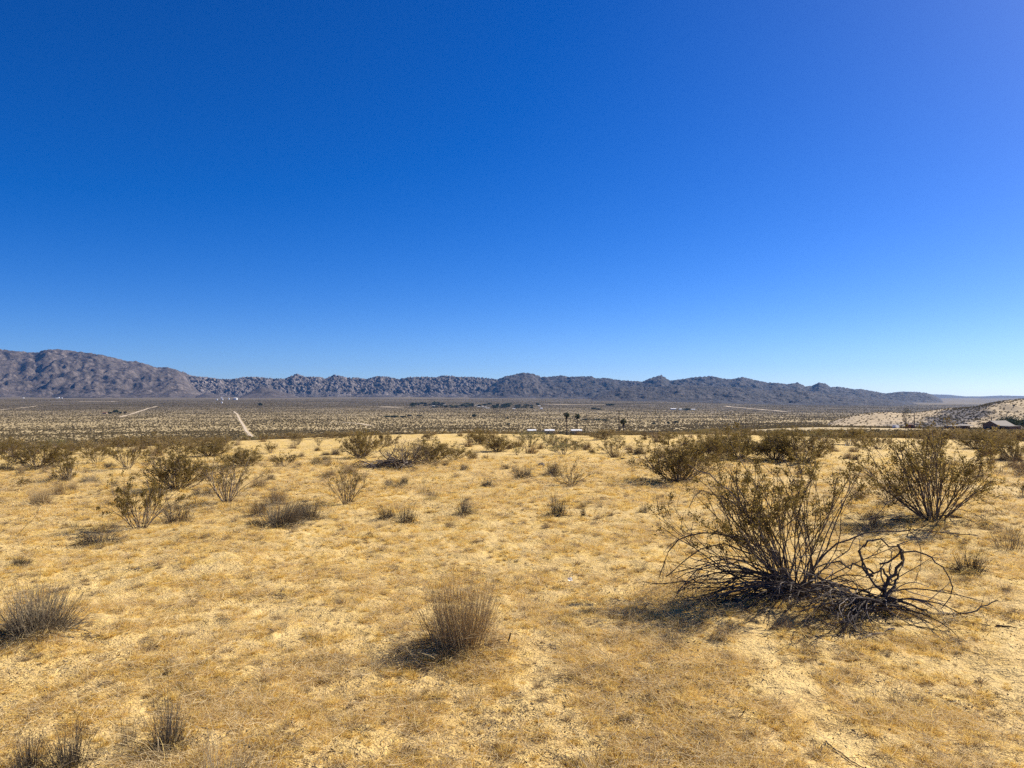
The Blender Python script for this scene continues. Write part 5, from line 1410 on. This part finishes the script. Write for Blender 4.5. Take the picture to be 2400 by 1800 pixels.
# a parked white van far right
def van():
    x, y, z = stand(2100, 1006, 430)
    t = thing('van', 'small white van parked left of the armless pole', 'van', (x, y, gz(x, y)), R(38))
    b = Bag()
    prof = [(-2.2, .35), (2.2, .35), (2.25, 1.0), (1.5, 1.25), (1.0, 2.0), (-2.15, 2.05)]
    V = [(a, s * .9, c) for s in (-1, 1) for a, c in prof]
    b.add(V, [(0, 1, 2, 3), (0, 3, 4, 5), (9, 8, 7, 6), (11, 10, 9, 6)] + [(i, i + 6, (i + 1) % 6 + 6, (i + 1) % 6) for i in range(6)]); link('body', b.mesh('van_body', [M_WHITE]), t)
    b = Bag(); b.add([(1.02, -.8, 1.98), (1.02, .8, 1.98), (1.52, .8, 1.28), (1.52, -.8, 1.28)], [(0, 1, 2, 3)]); link('windscreen', b.mesh('windscreen', [M_DARKW]), t, (.03, 0, .03))
    for wx in (-1.4, 1.4):
        for wy in (-.85, .85):
            b = Bag(); V, Q = tubes(np.array([[[wx, wy - .1, .34], [wx, wy, .34], [wx, wy + .1, .34]]]), np.array([[.34, .34, .34]]), 10); b.add(V, Q); link('wheel', b.mesh('wheel', [M_DARKW]), t)
van()

# valley floor: tree clumps, homesteads, the settlement and the tanks
far_tree(271, 970, 16, 11, 1420, 'dark round tree beside a red-roofed homestead on the left valley floor', seed=71, n=900, leaf=1.3)
far_tree(258, 970, 9, 5, 1425, 'small dark tree between the homestead and the round tree', seed=72, leaf=1.2)
far_tree(282, 970, 8, 5, 1415, 'low dark bush at the right of the round valley tree', seed=73, leaf=1.2, name='shrub', cat='shrub')
far_tree(293, 970, 8, 7, 1430, 'pale brown bush right of the round valley tree', M_SCRUB, 74, leaf=1.2, name='shrub', cat='shrub')
far_tree(609, 951, 11, 7, 2150, 'dark round tree on the far valley floor right of the pale track', seed=75, n=700, leaf=2.0)
far_tree(1111, 979, 12, 10, 1150, 'single dark tree in the middle of the valley floor', seed=76, n=800, leaf=1.0)
far_tree(1190, 982, 7, 4, 1130, 'low dark shrub right of the single valley tree', seed=77, leaf=.9, name='shrub', cat='shrub')
far_tree(1190, 996, 10, 4, 800, 'dark low shrub on a sandy patch in mid valley', seed=78, leaf=.8, name='shrub', cat='shrub')
for i, (px, b_, w, h) in enumerate([(908, 978, 18, 3.5), (926, 979, 24, 6), (944, 979, 16, 4), (960, 975, 14, 3), (982, 975, 14, 2.5)]):
    far_tree(px, b_, w, h, 1190 + 10 * i, ['dark flat hedge at the left end of the mid-valley clump', 'dark hump of trees in the mid-valley clump', 'low dark trees at the right of the mid-valley clump', 'dark row of shrubs behind the mid-valley clump', 'farthest right shrub row behind the mid-valley clump'][i], seed=80 + i, n=700, leaf=1.1)
for i, (px, b_, w, h) in enumerate([(1372, 985, 22, 4), (1400, 986, 26, 5), (1418, 987, 18, 4.5), (1392, 960, 16, 5), (1404, 961, 14, 4), (1430, 951, 22, 5), (1608, 962, 26, 5), (1531, 996, 10, 7), (1566, 995, 9, 8), (1584, 994, 12, 9)]):
    D = [1000, 1000, 990, 1700, 1710, 2300, 1750, 640, 640, 640][i]
    far_tree(px, b_, w, h, D, ['flat dark shrub row right of the palms, left end', 'flat dark shrub row right of the palms, middle', 'flat dark shrub row right of the palms, right end', 'far dark trees above the shaggy palm, left clump', 'far dark trees above the shaggy palm, right clump', 'hazy far clump below the mountains right of centre', 'far grey-green grove with pale houses, right of centre',
                                'round dark bush left of two thin trees right of the pole', 'thin dark tree, left of a pair right of the pole', 'thin dark tree, right of a pair right of the pole'][i], seed=90 + i, n=600, leaf=D / 1100)
def settlement():
    rg = np.random.default_rng(33); pend = []
    zone = lambda q: 'leftmost part' if q < 1020 else 'left part' if q < 1080 else 'middle part' if q < 1150 else 'right part' if q < 1210 else 'rightmost part'
    for i in range(62):
        u = rg.random(); px = 962 + 305 * u; b_ = 946 + 9 * rg.random() + 4 * u
        D = 31.6 * F_PX / max(b_ - 930, 8) * .78
        w, h = 8 + 16 * rg.random(), 3 + 4.0 * rg.random() * (1 + (rg.random() < .2))
        lab = 'dark grey-green tree in the far settlement'
        o = far_tree(px, b_, w, h, D, lab, M_TREE if rg.random() < .6 else M_TREEG, 500 + i, group='dark trees in the far settlement strip', n=220, leaf=D / 900); pend.append((o, px, lab, zone(px)))
    for i in range(16):
        u = rg.random(); px = 960 + 310 * u; b_ = 947 + 9 * rg.random() + 4 * u; D = 31.6 * F_PX / (b_ - 930) * .76
        o = far_house(px, b_, 3.5 + 3.5 * rg.random(), 1.7, D, 'x', i); pend.append((o, px, 'tiny pale house in the far settlement', zone(px)))
    rank_labels(pend)
def far_house(px, b_, wpx, hpx, D, label, seed, wall=None, roof=None, group='tiny pale houses on the far valley floor'):
    x, y, z = stand(px, b_, D); D = y; w, h = wpx / F_PX * D, hpx / F_PX * D
    t = thing('house', label, 'house', (x, y, z), 0, group)
    b = Bag(); box(b, (0, 0, h * .35), (w, w * .7, h * .7)); link('wall', b.mesh('far_wall', [wall or M_TAN]), t)
    b = Bag(); e = .55
    V = [(-w * e, -w * .4, h * .68), (w * e, -w * .4, h * .68), (w * e, w * .4, h * .68), (-w * e, w * .4, h * .68), (-w * e, 0, h), (w * e, 0, h)]
    b.add(V, [(0, 1, 5, 4), (2, 3, 4, 5), (0, 3, 2, 1)], [(0, 4, 3), (1, 2, 5)]); link('roof', b.mesh('far_roof', [roof or M_WHITE]), t); return t
settlement()
far_house(246, 970, 9, 3.5, 1430, 'red-roofed homestead on the left valley floor', 1, M_TAN, M_RED, None)
for i, (px, b_, w, h, D, lab) in enumerate([(55, 932, 3, 2, 3600, 'tiny white house below the brown mountain, far left'), (138, 933, 3, 2.4, 3500, 'white house left of a dark one below the brown mountain'), (145, 931, 2.4, 2, 3600, 'smallest white house below the brown mountain'), (133, 935, 5, 2.4, 3480, 'dark house beside the white ones below the brown mountain'),
        (509, 938, 2.6, 3.5, 2700, 'left one of the white blocks near the water tanks'), (521, 938, 3, 4.5, 2700, 'tallest of the white blocks near the water tanks'), (520, 945, 3, 3.5, 2400, 'front one of the white blocks near the water tanks'), (519, 933, 2.6, 2, 3000, 'rear one of the white blocks near the water tanks'),
        (1269, 959, 6, 3, 1700, 'white-roofed house at the right end of the far settlement'), (1578, 960, 12, 3, 1800, 'long pale house in the far grove right of centre, left one'), (1600, 961, 16, 3, 1800, 'long pale house in the far grove right of centre, middle'), (1624, 961, 9, 2.5, 1800, 'long pale house in the far grove right of centre, right one')]):
    far_house(px, b_, w, h, D, lab, i, M_DARKW if 'dark house' in lab else M_WHITE, None)
def tank(px, base, wpx, hpx, D, label):
    x, y, z = stand(px, base, D); D = y; r, h = wpx / F_PX * D / 2, hpx / F_PX * D
    t = thing('water_tank', label, 'water tank', (x, y, gz(x, y)))
    b = Bag(); V, Q = tubes(np.array([[[0, 0, 0], [0, 0, h * .5], [0, 0, h]]]), np.full((1, 3), r), 28); b.add(V, Q); link('shell', b.mesh('shell', [M_WHITE], True), t)
    b = Bag(); V, Q = tubes(np.array([[[0, 0, h], [0, 0, h + r * .08], [0, 0, h + r * .16]]]), np.array([[r * 1.03, r * .55, .05]]), 28); b.add(V, Q); link('roof', b.mesh('tank_roof', [M_WHITE], True), t)
tank(552, 937.0, 9, 4.2, 2900, 'large white water tank at the foot of the boulder ridge')
tank(536, 936.5, 3, 4, 2900, 'small white water tank left of the large one')
